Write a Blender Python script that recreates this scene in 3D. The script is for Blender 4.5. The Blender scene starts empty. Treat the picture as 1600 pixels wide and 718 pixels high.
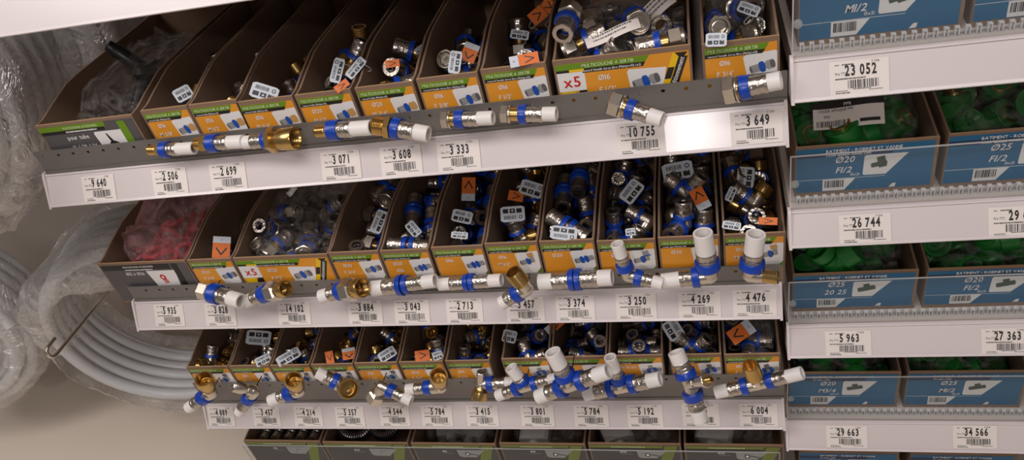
import bpy, math, random
from mathutils import Vector, Matrix, Quaternion, noise
PI = math.pi
rnd = random.Random(7)
scene = bpy.context.scene
COL = scene.collection

# ------------------------------------------------------------------ camera, world, lights, exposure
CAM = Vector((.9207, -.7478, .4944)); FPX = 1196.26
_y, _p, _r = -.3268, -.6410, -.2596
FWD = Vector((math.sin(_y)*math.cos(_p), math.cos(_y)*math.cos(_p), math.sin(_p)))
_rt = Vector((math.cos(_y), -math.sin(_y), 0)); _up = _rt.cross(FWD)
RGT = math.cos(_r)*_rt + math.sin(_r)*_up
UPV = -math.sin(_r)*_rt + math.cos(_r)*_up
cd = bpy.data.cameras.new('camera'); cam = bpy.data.objects.new('camera', cd); COL.objects.link(cam)
cd.sensor_width = 36; cd.lens = 36*FPX/1600; cd.clip_start = .02; cd.clip_end = 50
cam.matrix_world = Matrix.Translation(CAM) @ Matrix((RGT, UPV, -FWD)).transposed().to_4x4()
scene.camera = cam
scene.view_settings.view_transform = 'Standard'; scene.view_settings.look = 'None'
scene.view_settings.gamma = 1; scene.view_settings.use_curve_mapping = False
scene.view_settings.exposure = -.16
world = bpy.data.worlds.new('world'); scene.world = world; world.use_nodes = True
world.node_tree.nodes['Background'].inputs[0].default_value = (1.0, .95, .94, 1)
world.node_tree.nodes['Background'].inputs[1].default_value = .13
def area(name, loc, target, sx, sy, power, col=(1, .94, .92)):
    l = bpy.data.lights.new(name, 'AREA'); l.shape = 'RECTANGLE'; l.size = sx; l.size_y = sy
    l.energy = power; l.color = col
    o = bpy.data.objects.new(name, l); COL.objects.link(o); o.location = loc
    o.rotation_euler = (Vector(target)-Vector(loc)).to_track_quat('-Z', 'Y').to_euler()
    return o
area('ceiling_lamp_aisle', (.35, -.95, 1.95), (.4, -.1, -.25), 3.6, .5, 41)
area('fill_light_left', (-1.3, -1.5, 1.95), (-.5, .2, -.6), 1.2, .4, 16)  # added fill brightening the left floor and coils, not an actual ceiling lamp
area('ceiling_lamp_next_aisle', (.78, -3.3, 1.97), (.85, 0, 0), .2, .15, 23)

def ray(px, py): return RGT*((px-800)/FPX) - UPV*((py-359)/FPX) + FWD
def at(px, py, Y):
    d = ray(px, py); return CAM + d*((Y-CAM.y)/d.y)
def atz(px, py, Z):
    d = ray(px, py); return CAM + d*((Z-CAM.z)/d.z)
def atp(px, py, P, n):
    d = ray(px, py); return CAM + d*((P-CAM).dot(n)/d.dot(n))

# ------------------------------------------------------------------ materials
def lin(c): return tuple(((v/255)/12.92 if v/255 <= .04045 else ((v/255+.055)/1.055)**2.4) for v in c) + (1,)
MATS = {}
def mat(name, rgb, rough=.5, metal=0, bump=0, bscale=200, var=0, vscale=30, coat=0, vor=False, spec=.5, trans=0):
    m = bpy.data.materials.new(name); m.use_nodes = True; nt = m.node_tree; b = nt.nodes['Principled BSDF']
    c = lin(rgb); b.inputs['Base Color'].default_value = c
    b.inputs['Roughness'].default_value = rough; b.inputs['Metallic'].default_value = metal
    b.inputs['Specular IOR Level'].default_value = spec
    if coat: b.inputs['Coat Weight'].default_value = coat; b.inputs['Coat Roughness'].default_value = .18
    tc = nt.nodes.new('ShaderNodeTexCoord')
    if var:
        n = nt.nodes.new('ShaderNodeTexNoise'); n.inputs['Scale'].default_value = vscale; n.inputs['Detail'].default_value = 5
        nt.links.new(tc.outputs['Object'], n.inputs['Vector'])
        r = nt.nodes.new('ShaderNodeMix'); r.data_type = 'RGBA'
        r.inputs[6].default_value = tuple(v*(1-var) for v in c[:3])+(1,); r.inputs[7].default_value = tuple(min(1, v*(1+var)) for v in c[:3])+(1,)
        nt.links.new(n.outputs['Fac'], r.inputs[0]); nt.links.new(r.outputs[2], b.inputs['Base Color'])
    if bump:
        if vor:
            n = nt.nodes.new('ShaderNodeTexVoronoi'); out = 'Distance'
        else:
            n = nt.nodes.new('ShaderNodeTexNoise'); n.inputs['Detail'].default_value = 4; out = 'Fac'
        n.inputs['Scale'].default_value = bscale
        nt.links.new(tc.outputs['Object'], n.inputs['Vector'])
        bp = nt.nodes.new('ShaderNodeBump'); bp.inputs['Strength'].default_value = bump; bp.inputs['Distance'].default_value = .001
        nt.links.new(n.outputs[out], bp.inputs['Height']); nt.links.new(bp.outputs['Normal'], b.inputs['Normal'])
    MATS[name] = m
    return m
def film_mat(name, tint, base_alpha, crease_alpha, nscale, gloss=.16):
    """thin wrinkled plastic film: mostly clear, milky along the creases, glossy facets"""
    m = bpy.data.materials.new(name); m.use_nodes = True; nt = m.node_tree; nt.nodes.clear(); L = nt.links.new
    out = nt.nodes.new('ShaderNodeOutputMaterial'); mix = nt.nodes.new('ShaderNodeMixShader'); mix2 = nt.nodes.new('ShaderNodeMixShader')
    tr = nt.nodes.new('ShaderNodeBsdfTransparent'); df = nt.nodes.new('ShaderNodeBsdfDiffuse'); gl = nt.nodes.new('ShaderNodeBsdfGlossy')
    df.inputs[0].default_value = lin(tint); gl.inputs[0].default_value = (1, 1, 1, 1); gl.inputs['Roughness'].default_value = .12
    tc = nt.nodes.new('ShaderNodeTexCoord')
    n = nt.nodes.new('ShaderNodeTexNoise'); n.inputs['Scale'].default_value = nscale; n.inputs['Detail'].default_value = 5; n.inputs['Distortion'].default_value = 2.2
    v = nt.nodes.new('ShaderNodeTexVoronoi'); v.inputs['Scale'].default_value = nscale*2.4; v.feature = 'F1'
    L(tc.outputs['Object'], n.inputs['Vector']); L(n.outputs['Color'], v.inputs['Vector'])
    v.inputs['Scale'].default_value = 7
    bp = nt.nodes.new('ShaderNodeBump'); bp.inputs['Strength'].default_value = 1; bp.inputs['Distance'].default_value = .006
    L(v.outputs['Distance'], bp.inputs['Height']); L(bp.outputs['Normal'], gl.inputs['Normal'])
    rp = nt.nodes.new('ShaderNodeMapRange'); rp.inputs['From Min'].default_value = .42; rp.inputs['From Max'].default_value = .72
    rp.inputs['To Min'].default_value = base_alpha; rp.inputs['To Max'].default_value = crease_alpha
    L(n.outputs['Fac'], rp.inputs['Value']); L(rp.outputs['Result'], mix.inputs[0]); L(tr.outputs[0], mix.inputs[1]); L(df.outputs[0], mix.inputs[2])
    mix2.inputs[0].default_value = gloss
    L(mix.outputs[0], mix2.inputs[1]); L(gl.outputs[0], mix2.inputs[2]); L(mix2.outputs[0], out.inputs[0]); MATS[name] = m
def clear_mat(name, alpha, tint=(225, 225, 225)):
    m = bpy.data.materials.new(name); m.use_nodes = True; nt = m.node_tree; nt.nodes.clear()
    out = nt.nodes.new('ShaderNodeOutputMaterial'); mix = nt.nodes.new('ShaderNodeMixShader')
    tr = nt.nodes.new('ShaderNodeBsdfTransparent'); tr.inputs[0].default_value = (.95, .96, .96, 1)
    p = nt.nodes.new('ShaderNodeBsdfPrincipled'); p.inputs['Base Color'].default_value = lin(tint); p.inputs['Roughness'].default_value = .12
    mix.inputs[0].default_value = alpha
    nt.links.new(tr.outputs[0], mix.inputs[1]); nt.links.new(p.outputs[0], mix.inputs[2]); nt.links.new(mix.outputs[0], out.inputs[0]); MATS[name] = m
mat('white_enamel', (226, 216, 214), .38, var=.03, vscale=8, coat=.25)
mat('rail_white', (222, 211, 210), .32, coat=.5, var=.025, vscale=6)
mat('deck_paint', (205, 192, 184), .5, var=.04, vscale=12)
mat('grey_steel', (122, 117, 113), .42, metal=.35, bump=.08, bscale=500, var=.08, vscale=40)
mat('dark_steel', (70, 66, 64), .5, metal=.6)
mat('cardboard', (134, 108, 88), .85, bump=.15, bscale=160, var=.14, vscale=18)
mat('cardboard_edge', (176, 140, 104), .85, bump=.3, bscale=500, var=.1, vscale=60)
mat('orange_ink', (226, 150, 40), .42, var=.03)
mat('green_ink', (104, 142, 20), .42)
mat('black_ink', (30, 26, 24), .45)
mat('white_ink', (232, 228, 226), .45)
mat('pale_green_ink', (214, 226, 178), .45)
mat('pale_orange_ink', (255, 216, 160), .45)
mat('red_ink', (200, 22, 26), .45)
mat('yellow_ink', (236, 192, 12), .42)
mat('blue_ink', (20, 98, 140), .4, var=.03)
mat('navy_ink', (14, 44, 84), .4)
mat('charcoal_ink', (84, 80, 82), .45)
mat('dull_charcoal_ink', (66, 60, 58), .5)
mat('olive_ink', (112, 122, 38), .5)
mat('grey_ink', (150, 148, 146), .5)
mat('mid_ink', (96, 92, 92), .5)
mat('brass_ink', (196, 150, 90), .5)
mat('ring_ink', (24, 78, 170), .5)
mat('green_part_ink', (56, 76, 60), .5)
mat('paper', (236, 226, 220), .6, var=.02)
mat('price_ink', (44, 38, 38), .6)
mat('tag_paper', (206, 212, 220), .5)
mat('orange_card', (226, 112, 28), .5)
mat('nickel', (212, 202, 188), .27, metal=.95, var=.06, vscale=90)
mat('sleeve_steel', (190, 180, 170), .28, metal=.95, bump=.55, bscale=260, vor=True)
mat('brass', (206, 170, 106), .25, metal=.95, var=.08, vscale=90)
mat('blue_plastic', (8, 62, 168), .35, coat=.2)
mat('white_pipe', (236, 230, 226), .4)
mat('pipe_skin', (226, 226, 228), .35, coat=.2, var=.03, vscale=14)
mat('green_plastic', (22, 112, 40), .4)
mat('black_plastic', (26, 24, 26), .38)
mat('red_plastic', (196, 44, 52), .35)
mat('spring_steel', (120, 116, 116), .28, metal=.9)
mat('nylon', (196, 190, 184), .35)
mat('floor_tile', (236, 222, 206), .35, var=.03, vscale=5)
mat('wall_panel', (156, 146, 138), .6, var=.04, vscale=8)
mat('bag_block', (196, 194, 190), .6)
film_mat('coil_film', (246, 240, 236), .09, .6, 14, .24)
film_mat('bag_film', (216, 212, 210), .0, .16, 30, .07)
film_mat('red_bag_film', (235, 176, 180), .10, .5, 20, .08)
clear_mat('clear_plastic', .035); clear_mat('clear_edge', .55); clear_mat('clear_knob', .22)

# ------------------------------------------------------------------ mesh helpers
class MB:
    def __init__(s): s.V = []; s.F = []; s.M = []; s.mats = []
    def mi(s, m):
        if m not in s.mats: s.mats.append(m)
        return s.mats.index(m)
    def add(s, vs, fs, m):
        o = len(s.V); k = s.mi(m); s.V += [tuple(v) for v in vs]
        for f in fs: s.F.append(tuple(i+o for i in f)); s.M.append(k)
    def box(s, a, b, m):
        x0, y0, z0 = a; x1, y1, z1 = b
        s.add([(x0,y0,z0),(x1,y0,z0),(x1,y1,z0),(x0,y1,z0),(x0,y0,z1),(x1,y0,z1),(x1,y1,z1),(x0,y1,z1)],
              [(0,3,2,1),(4,5,6,7),(0,1,5,4),(1,2,6,5),(2,3,7,6),(3,0,4,7)], m)
    def prism(s, pts, vec, m):               # polygon of 3D points extruded along vec
        n = len(pts); v = Vector(vec); P = [Vector(p) for p in pts]
        nr = sum((P[i].cross(P[(i+1) % n]) for i in range(n)), Vector())
        if nr.dot(v) > 0: P = P[::-1]
        s.add(P+[p+v for p in P], [tuple(range(n)), tuple(range(2*n-1, n-1, -1))]+[(i, i+n, (i+1) % n+n, (i+1) % n) for i in range(n)], m)
    def poly(s, pts, m): s.add(pts, [tuple(range(len(pts)))], m)
    def lathe(s, prof, o, ax, m, seg=20, phase=0):  # prof: (t along axis, radius); radius 0 closes an end
        o = Vector(o); ax = Vector(ax).normalized()
        u = ax.orthogonal().normalized(); w = ax.cross(u)
        vs = []; fs = []; rows = []
        for t, r in prof:
            if r <= 1e-7: rows.append([len(vs)]); vs.append(o+ax*t)
            else:
                rows.append(list(range(len(vs), len(vs)+seg)))
                for i in range(seg):
                    a = 2*PI*i/seg+phase; vs.append(o+ax*t+(u*math.cos(a)+w*math.sin(a))*r)
        for A, B in zip(rows, rows[1:]):
            for i in range(seg):
                j = (i+1) % seg
                if len(A) == 1 and len(B) == 1: continue
                if len(A) == 1: fs.append((A[0], B[j], B[i]))
                elif len(B) == 1: fs.append((A[i], A[j], B[0]))
                else: fs.append((A[i], A[j], B[j], B[i]))
        s.add(vs, fs, m)
    def tube(s, path, r, m, seg=8, closed=False):
        P = [Vector(p) for p in path]; n = len(P); vs = []; fs = []
        up = None
        for i in range(n):
            a = P[i-1] if (i > 0 or closed) else P[i]; b = P[(i+1) % n] if (i < n-1 or closed) else P[i]
            t = (b-a).normalized()
            if up is None: up = t.orthogonal().normalized()
            up = (up-t*up.dot(t)).normalized(); w = t.cross(up)
            for k in range(seg):
                q = 2*PI*k/seg; vs.append(P[i]+(up*math.cos(q)+w*math.sin(q))*r)
        for i in range(n if closed else n-1):
            for k in range(seg):
                a = i*seg+k; b = i*seg+(k+1) % seg; c = ((i+1) % n)*seg+(k+1) % seg; d = ((i+1) % n)*seg+k
                fs.append((a, b, c, d))
        if not closed: fs += [tuple(range(seg-1, -1, -1)), tuple(range((n-1)*seg, n*seg))]
        s.add(vs, fs, m)
    def build(s, name, parent=None, smooth=None):
        me = bpy.data.meshes.new(name); me.from_pydata(s.V, [], s.F)
        for m in s.mats: me.materials.append(MATS[m])
        me.polygons.foreach_set('material_index', s.M)
        if smooth is not None:
            me.shade_smooth(); me.set_sharp_from_angle(angle=math.radians(smooth))
        me.update()
        o = bpy.data.objects.new(name, me); COL.objects.link(o)
        if parent is not None: o.parent = parent
        return o
def tag(o, label=None, cat=None, group=None, kind=None):
    if label: o['label'] = label
    if cat: o['category'] = cat
    if group: o['group'] = group
    if kind: o['kind'] = kind
    return o
def thing(name, label, cat, M=None, group=None):
    o = bpy.data.objects.new(name, None); COL.objects.link(o); o.empty_display_size = .01
    if M is not None: o.matrix_world = M if isinstance(M, Matrix) else Matrix.Translation(Vector(M))
    return tag(o, label, cat, group)
def frame(o, ex, ey, ez): 
    m = Matrix((Vector(ex), Vector(ey), Vector(ez))).transposed().to_4x4(); m.translation = Vector(o); return m
KIDS = {}
def copy_tree(o, parent=None, cat_keep=True):
    c = o.copy(); COL.objects.link(c); c.parent = parent
    for ch in o.children: copy_tree(ch, c)
    return c

# glyphs: one mesh per character of the built-in font, laid out by hand
CH = "ABCDEFGHIJKLMNOPQRSTUVWXYZabcdefghijklmnopqrstuvwxyz0123456789/'()-.:éâØøà&"
GL = {}
def _glyphs():
    obs = []
    for ch in list(CH)+[k+'*' for k in '0123456789']:
        c = bpy.data.curves.new('g', 'FONT'); c.body = ch[0]; c.size = 1; c.resolution_u = 2; c.offset = .034 if len(ch) > 1 else .012
        o = bpy.data.objects.new('g', c); COL.objects.link(o); obs.append((ch, o, c))
    dg = bpy.context.evaluated_depsgraph_get()
    for ch, o, c in obs:
        e = o.evaluated_get(dg); me = e.to_mesh()
        vs = [(v.co.x, v.co.y) for v in me.vertices]; fs = [tuple(p.vertices) for p in me.polygons]
        e.to_mesh_clear()
        x0 = min(v[0] for v in vs); x1 = max(v[0] for v in vs)
        GL[ch] = ([(x-x0, y) for x, y in vs], fs, x1-x0)
    for ch, o, c in obs:
        bpy.data.objects.remove(o); bpy.data.curves.remove(c)
_glyphs()
def text(mb, s, m, x, y, size, F, align='c', sx=1, shear=0, ang=0, bold=False):
    """lettering s drawn at (x, y) of the plane map F(u, v) -> point; size = cap height * 1.4"""
    X = 0; pl = []
    for ch in s:
        if ch == ' ': X += .32; continue
        g = GL[ch+'*' if bold else ch]
        if bold: pl.append((ch+'*', X+max(0, (.54-g[2])/2))); X += max(.54, g[2])+.085
        else: pl.append((ch, X)); X += g[2]+.085
    W = (X-.085)*sx*size
    ox = {'c': -W/2, 'l': 0, 'r': -W}[align]; ca, sa = math.cos(ang), math.sin(ang)
    for ch, X in pl:
        vs, fs, _ = GL[ch]; out = []
        for a, b in vs:
            u = ox+(X+a+shear*b)*sx*size; v = b*size
            out.append(F(x+u*ca-v*sa, y+u*sa+v*ca))
        mb.add(out, fs, m)
def barcode(mb, m, x0, x1, y0, y1, F, seed):
    r = random.Random(seed); x = x0
    while x < x1:
        w = r.choice((.0004, .0006, .0009, .0013))
        if x+w > x1: break
        mb.poly([F(x, y0), F(x+w, y0), F(x+w, y1), F(x, y1)], m)
        x += w+r.choice((.0004, .0005, .0008, .0011))
def smallprint(mb, m, x0, x1, y, h, F, seed):   # print too small to read: a broken line of strokes
    r = random.Random(seed); x = x0
    while x < x1-.0005:
        w = min(r.uniform(.0005, .0016), x1-x)
        mb.poly([F(x, y), F(x+w, y), F(x+w, y+h), F(x, y+h)], m); x += w+r.uniform(.0002, .0006)

# ------------------------------------------------------------------ the setting
TY0, TZ0 = TY, TZ = .0226, .0368                       # the price rails lean back: run and rise of their face
LN = Vector((0, -TZ, TY)).normalized(); LU = Vector((0, TY, TZ)).normalized()
WALL_Y = .53; FLOOR_Z = -.86
m = MB(); m.box((-2.2, -4.2, FLOOR_Z-.05), (3.2, WALL_Y+.1, FLOOR_Z), 'floor_tile')
tag(m.build('floor'), kind='structure')
m = MB(); m.box((-2.2, WALL_Y, FLOOR_Z), (3.2, WALL_Y+.03, 1.2), 'wall_panel')
tag(m.build('wall_back'), kind='structure')

# shelf frames: bottom edge of the price rail, read at its two ends
class Shelf: pass
SH = {}
def shelf(key, x0, x1, zl, zr, deck, plate_h, depth, label, hole0=.03, k=1.0):
    S = Shelf(); SH[key] = S; TY, TZ = TY0*k, TZ0*k
    S.x0, S.x1 = x0, x1; S.zl, S.zr = zl, zr; S.slope = (zr-zl)/(x1-x0); S.deck = deck
    S.ex = Vector((1, 0, S.slope)).normalized(); S.z = lambda x: zl+(x-x0)*S.slope
    L = x1-x0
    M = frame((x0, 0, zl), S.ex, (0, 1, 0), S.ex.cross(Vector((0, 1, 0))))
    S.M = M
    root = thing('shelf', label, 'shelf', M)
    d = MB(); d.box((0, .0285, .008), (L, depth, deck), 'deck_paint')
    d.box((0, .0285, -.004), (L, .034, .008), 'deck_paint'); d.box((0, depth-.02, -.012), (L, depth, .008), 'deck_paint')
    d.build('deck', root)
    r = MB(); b = Vector((0, .0045, 0)); top = TZ
    prof = [(0, -.0005), (TY, top), (TY-.0012, top+.0012), (TY, top+.003), (TY+.004, top+.003), (TY+.0055, top), (TY+.0055, .004), (.012, -.002), (.003, -.0025)]
    r.prism([(0, y, z) for y, z in prof], (L, 0, 0), 'rail_white')
    # raised lower bead of the ticket channel
    r.prism([(0, -.0012, -.001), (0, .0006, .0022), (0, .0002, .0028), (0, -.0020, .0004)], (L, 0, 0), 'rail_white')
    r.build('price_rail', root)
    for xa in (-.0035, L):
        e = MB(); pp = [(-.002, -.003), (TY-.004, top+.002), (TY-.001, top+.006), (TY+.0058, top+.006), (TY+.0058, -.003)]
        e.prism([(xa, y, z) for y, z in pp], (.0035, 0, 0), 'white_enamel'); e.build('end_cap', root)
    if plate_h:
        pm = M @ Matrix.Translation((0, TY+.0022, top+.0032))
        pr = thing('perforated_rail', plate_h[1], 'rail', pm)
        h = plate_h[0]-top-.0032; p = MB()
        step = .0252; n = int((L-.004)/step); x = 0.0; hz = h-.0085; a = .0035; y0, y1 = 0, .0016
        cells = []
        p_ = lambda x_, z_, y_: (x_, y_, z_)
        x = .002; xe = L+.004
        def rect(xa, xb, za, zb):
            p.box((xa, y0, za), (xb, y1, zb), 'grey_steel')
        rect(x, xe, 0, hz-.006); rect(x, xe, hz+.006, h)
        hx = hole0; last = x
        while hx+.008 < xe:
            rect(last, hx-.006, hz-.006, hz+.006); last = hx+.006
            ring = [(hx+.0023*math.cos(2*PI*k/16), hz+.0023*math.sin(2*PI*k/16)) for k in range(16)]
            sq = []
            for k in range(16):
                c, s_ = math.cos(2*PI*k/16), math.sin(2*PI*k/16); q = .006/max(abs(c), abs(s_)); sq.append((hx+q*c, hz+q*s_))
            vs = [(u, y0, v) for u, v in ring]+[(u, y0, v) for u, v in sq]+[(u, y1, v) for u, v in ring]
            fs = []
            for k in range(16):
                j = (k+1) % 16
                fs.append((k, k+16, j+16, j)); fs.append((k+32, k, j, j+32))
            p.add(vs, fs, 'grey_steel'); hx += step
        rect(last, xe, hz-.006, hz+.006)
        p.build('face', pr)
        f = MB(); f.box((x, -.0012, 0), (xe, y0-.0001, .005), 'grey_steel'); f.build('fold', pr)
    return S
shelf('S1', 0, 1.0, -.002, .002, .033, (.0765, 'grey perforated steel strip standing along the upper shelf edge'), .475, 'upper left-bay shelf with bins above the 9 640 to 3 649 price tags', .016)
shelf('S2', 0, .995, -.255, -.268, .033, (.0710, 'grey perforated steel strip standing along the middle shelf edge'), .475, 'middle left-bay shelf with bins above the 5 935 to 4 476 price tags', .034)
shelf('S3', 0, 1.0, -.514, -.502, .046, (.0945, 'grey perforated steel strip standing along the lower shelf edge behind tees'), .475, 'lower left-bay shelf with bins above the 4 889 to 6 004 price tags', .03)
shelf('S4', 0, 1.0, -.722, -.718, .033, None, .475, 'bottom left-bay shelf carrying charcoal boxes behind a clear fence')
shelf('S0', 0, 1.0, .2495, .2455, .033, None, .475, 'bare white shelf edge crossing the top left corner of the picture')
RZ = (.054, -.1475, -.345, -.552)
RN = ('uppermost right-bay shelf edge carrying the 23 052 price tag', 'second right-bay shelf edge carrying the 26 744 price tag',
      'third right-bay shelf edge carrying the 5 963 and 27 363 tags', 'fourth right-bay shelf edge carrying the 29 663 and 34 566 tags')
for i, z in enumerate(RZ):
    shelf('R%d' % i, 1.0085, 1.62, z, z-.001, .0380, None, .475, RN[i], k=.95)
shelf('R4', 1.0085, 1.62, -.745, -.745, .0380, None, .475, 'lowest right-bay shelf under the partly hidden blue bins', k=.95)
for x, s in ((-.0195, 'slotted steel post behind the white pipe coils'), (1.0045, 'slotted steel post between the two shelf bays')):
    m = MB()
    m.box((x-.012, .4765, FLOOR_Z), (x+.012, WALL_Y, 1.1), 'white_enamel')
    for k in range(38): m.box((x-.003, .4752, FLOOR_Z+.06+k*.05), (x+.003, .4765, FLOOR_Z+.08+k*.05), 'dark_steel')
    tag(m.build('shelf_post'), s, 'post')

# ------------------------------------------------------------------ cardboard bins
def tray(root, W, H, D, rise):
    t = .0028; m = MB()
    m.box((0, 0, 0), (W, D, t), 'cardboard')
    m.box((0, 0, t), (W, t, H), 'cardboard')
    m.box((0, D-t, t), (W, D, H+rise), 'cardboard')
    side = [(t, t), (t, H), (.016, H+.001), (.045, H+rise*.45), (.085, H+rise*.92), (.11, H+rise), (D-t, H+rise), (D-t, t)]
    for x in (0, W-t): m.prism([(x, y, z) for y, z in side], (t, 0, 0), 'cardboard')
    m.build('tray', root)
    e = MB(); e.box((.0005, .0002, H), (W-.0005, t-.0002, H+.0004), 'cardboard_edge'); e.build('cut_edge', root)
def quad(mb, F, m, x0, x1, y0, y1, sl=0, sr=0, sl0=0, sr0=0):
    mb.poly([F(x0+sl0, y0), F(x1+sr0, y0), F(x1+sr, y1), F(x0+sl, y1)], m)
def icon(root, kind, cx, cy, s, F0):
    m = MB(); ang = math.radians(13); ca, sa = math.cos(ang), math.sin(ang)
    def P(u, v, k): 
        return F0(cx+(u*ca-v*sa)*s, cy+(u*sa+v*ca)*s, k)
    def seg(u0, u1, h, mt, k=3, hr=None):
        h2 = hr or h; b = .3*h
        pts = [(u0+b*math.cos(a), h*math.sin(a)) for a in [PI/2+PI*i/6 for i in range(7)]]
        pts = [(u0-abs(x-u0), y) for x, y in pts]+[(u1+.3*h2*math.cos(a), h2*math.sin(a)) for a in [-PI/2+PI*i/6 for i in range(7)]]
        m.poly([P(u, v, k) for u, v in pts], mt)
    def end(u, h, mt='mid_ink', k=5):
        m.poly([P(u+.3*h*math.cos(2*PI*i/10), h*math.sin(2*PI*i/10), k) for i in range(10)], mt)
    def vseg(u, v0, v1, h, mt, k=4):
        m.poly([P(u-h, v0, k), P(u+h, v0, k), P(u+h, v1, k), P(u-h, v1, k)], mt)
    if kind in ('male', 'nut'):
        seg(-.95, -.1, .36, 'grey_ink'); end(-.95, .3); seg(.0, .6, .27, 'grey_ink', 2)
        seg(-.12, .12, .5, 'ring_ink', 4)
        seg(.42, .95, .42, 'brass_ink' if kind == 'male' else 'grey_ink', 3)
        if kind == 'nut': seg(.78, .98, .36, 'mid_ink', 4)
    elif kind == 'coupling':
        seg(-1, -.2, .34, 'grey_ink'); end(-1, .28); seg(.2, 1, .34, 'grey_ink'); seg(-.2, .2, .24, 'grey_ink', 2)
        seg(-.34, -.16, .48, 'ring_ink', 4); seg(.16, .34, .48, 'ring_ink', 4)
    elif kind in ('elbow', 'elbow_male', 'elbow_female'):
        seg(-1, .1, .32, 'grey_ink'); end(-1, .26); seg(-.2, -.02, .46, 'ring_ink', 4); seg(.1, .55, .3, 'grey_ink', 3)
        vseg(.42, 0, .55, .24, 'grey_ink'); vseg(.42, .55, 1.1, .34, {'elbow': 'grey_ink', 'elbow_male': 'brass_ink', 'elbow_female': 'mid_ink'}[kind])
        if kind == 'elbow': vseg(.42, .34, .5, .475, 'ring_ink', 5)
    elif kind in ('tee', 'tee_male'):
        seg(-1.1, 1.1, .3, 'grey_ink'); seg(-.5, -.32, .475, 'ring_ink', 4); seg(.32, .5, .475, 'ring_ink', 4)
        vseg(0, .1, 1.0, .28, 'grey_ink' if kind == 'tee' else 'mid_ink')
        if kind == 'tee': vseg(0, .34, .5, .42, 'ring_ink', 5)
    elif kind == 'reamer':
        m.poly([P(-.12, 1.2, 3), P(.02, 1.2, 3), P(.2, .1, 3), P(-.2, .1, 3)][::-1], 'black_ink')
        m.poly([P(-.3, .25, 4), P(-.95, -.35, 4), P(-.75, -.6, 4), P(-.1, -.25, 4), P(.15, -.3, 4), P(.95, -.75, 4), P(1.0, -.5, 4), P(.3, .2, 4)], 'black_ink')
    elif kind == 'clip':
        m.poly([P(.5*math.cos(2*PI*i/12)-.1, .55*math.sin(2*PI*i/12)+.3, 3) for i in range(12)], 'red_ink')
        m.poly([P(.2*math.cos(2*PI*i/12)-.1, .25*math.sin(2*PI*i/12)+.3, 4) for i in range(12)], 'white_ink')
        vseg(-.3, -.9, -.1, .12, 'red_ink'); vseg(.1, -.9, -.1, .12, 'red_ink')
    elif kind == 'spring':
        pts = [(-1+i*.2, -.55+1.0*math.sin(PI*i/10)) for i in range(11)]
        for (a, b), (c, d) in zip(pts, pts[1:]):
            m.poly([P(a, b-.05, 3), P(c, d-.05, 3), P(c, d+.05, 3), P(a, b+.05, 3)], 'mid_ink')
    elif kind == 'clamp':
        m.poly([P(.42*math.cos(2*PI*i/12)-.6, .5*math.sin(2*PI*i/12), 3) for i in range(12)], 'grey_ink')
        m.poly([P(.25*math.cos(2*PI*i/12)-.6, .3*math.sin(2*PI*i/12), 4) for i in range(12)], 'white_ink')
        m.poly([P(-.1, -.1, 3), P(1.0, -.75, 3), P(1.05, -.6, 3), P(-.05, .08, 3)], 'mid_ink')
        m.poly([P(.9, -.95, 4), P(1.2, -.45, 4), P(1.08, -.38, 4), P(.78, -.88, 4)], 'mid_ink')
    elif kind in ('green_elbow', 'green_tee'):
        if kind == 'green_elbow':
            seg(-.8, .1, .3, 'green_part_ink', 3); vseg(.25, -.5, .95, .42, 'green_part_ink'); end(-.85, .26, 'mid_ink'); seg(.1, .7, .25, 'green_part_ink', 2)
        else:
            seg(-1, .9, .36, 'green_part_ink', 3); end(-1, .3, 'mid_ink'); vseg(.05, .1, .8, .36, 'green_part_ink')
    return m.build('picture', root)
def bin_root(name, S, xl, W, Y, label, cat, group=None):
    n = S.ex.cross(Vector((0, 1, 0)))
    o = Vector((xl, Y, S.z(xl)))+n*(S.deck+.0004)
    return thing(name, label, cat, frame(o, S.ex, (0, 1, 0), n), group)
BINS = {}
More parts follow.
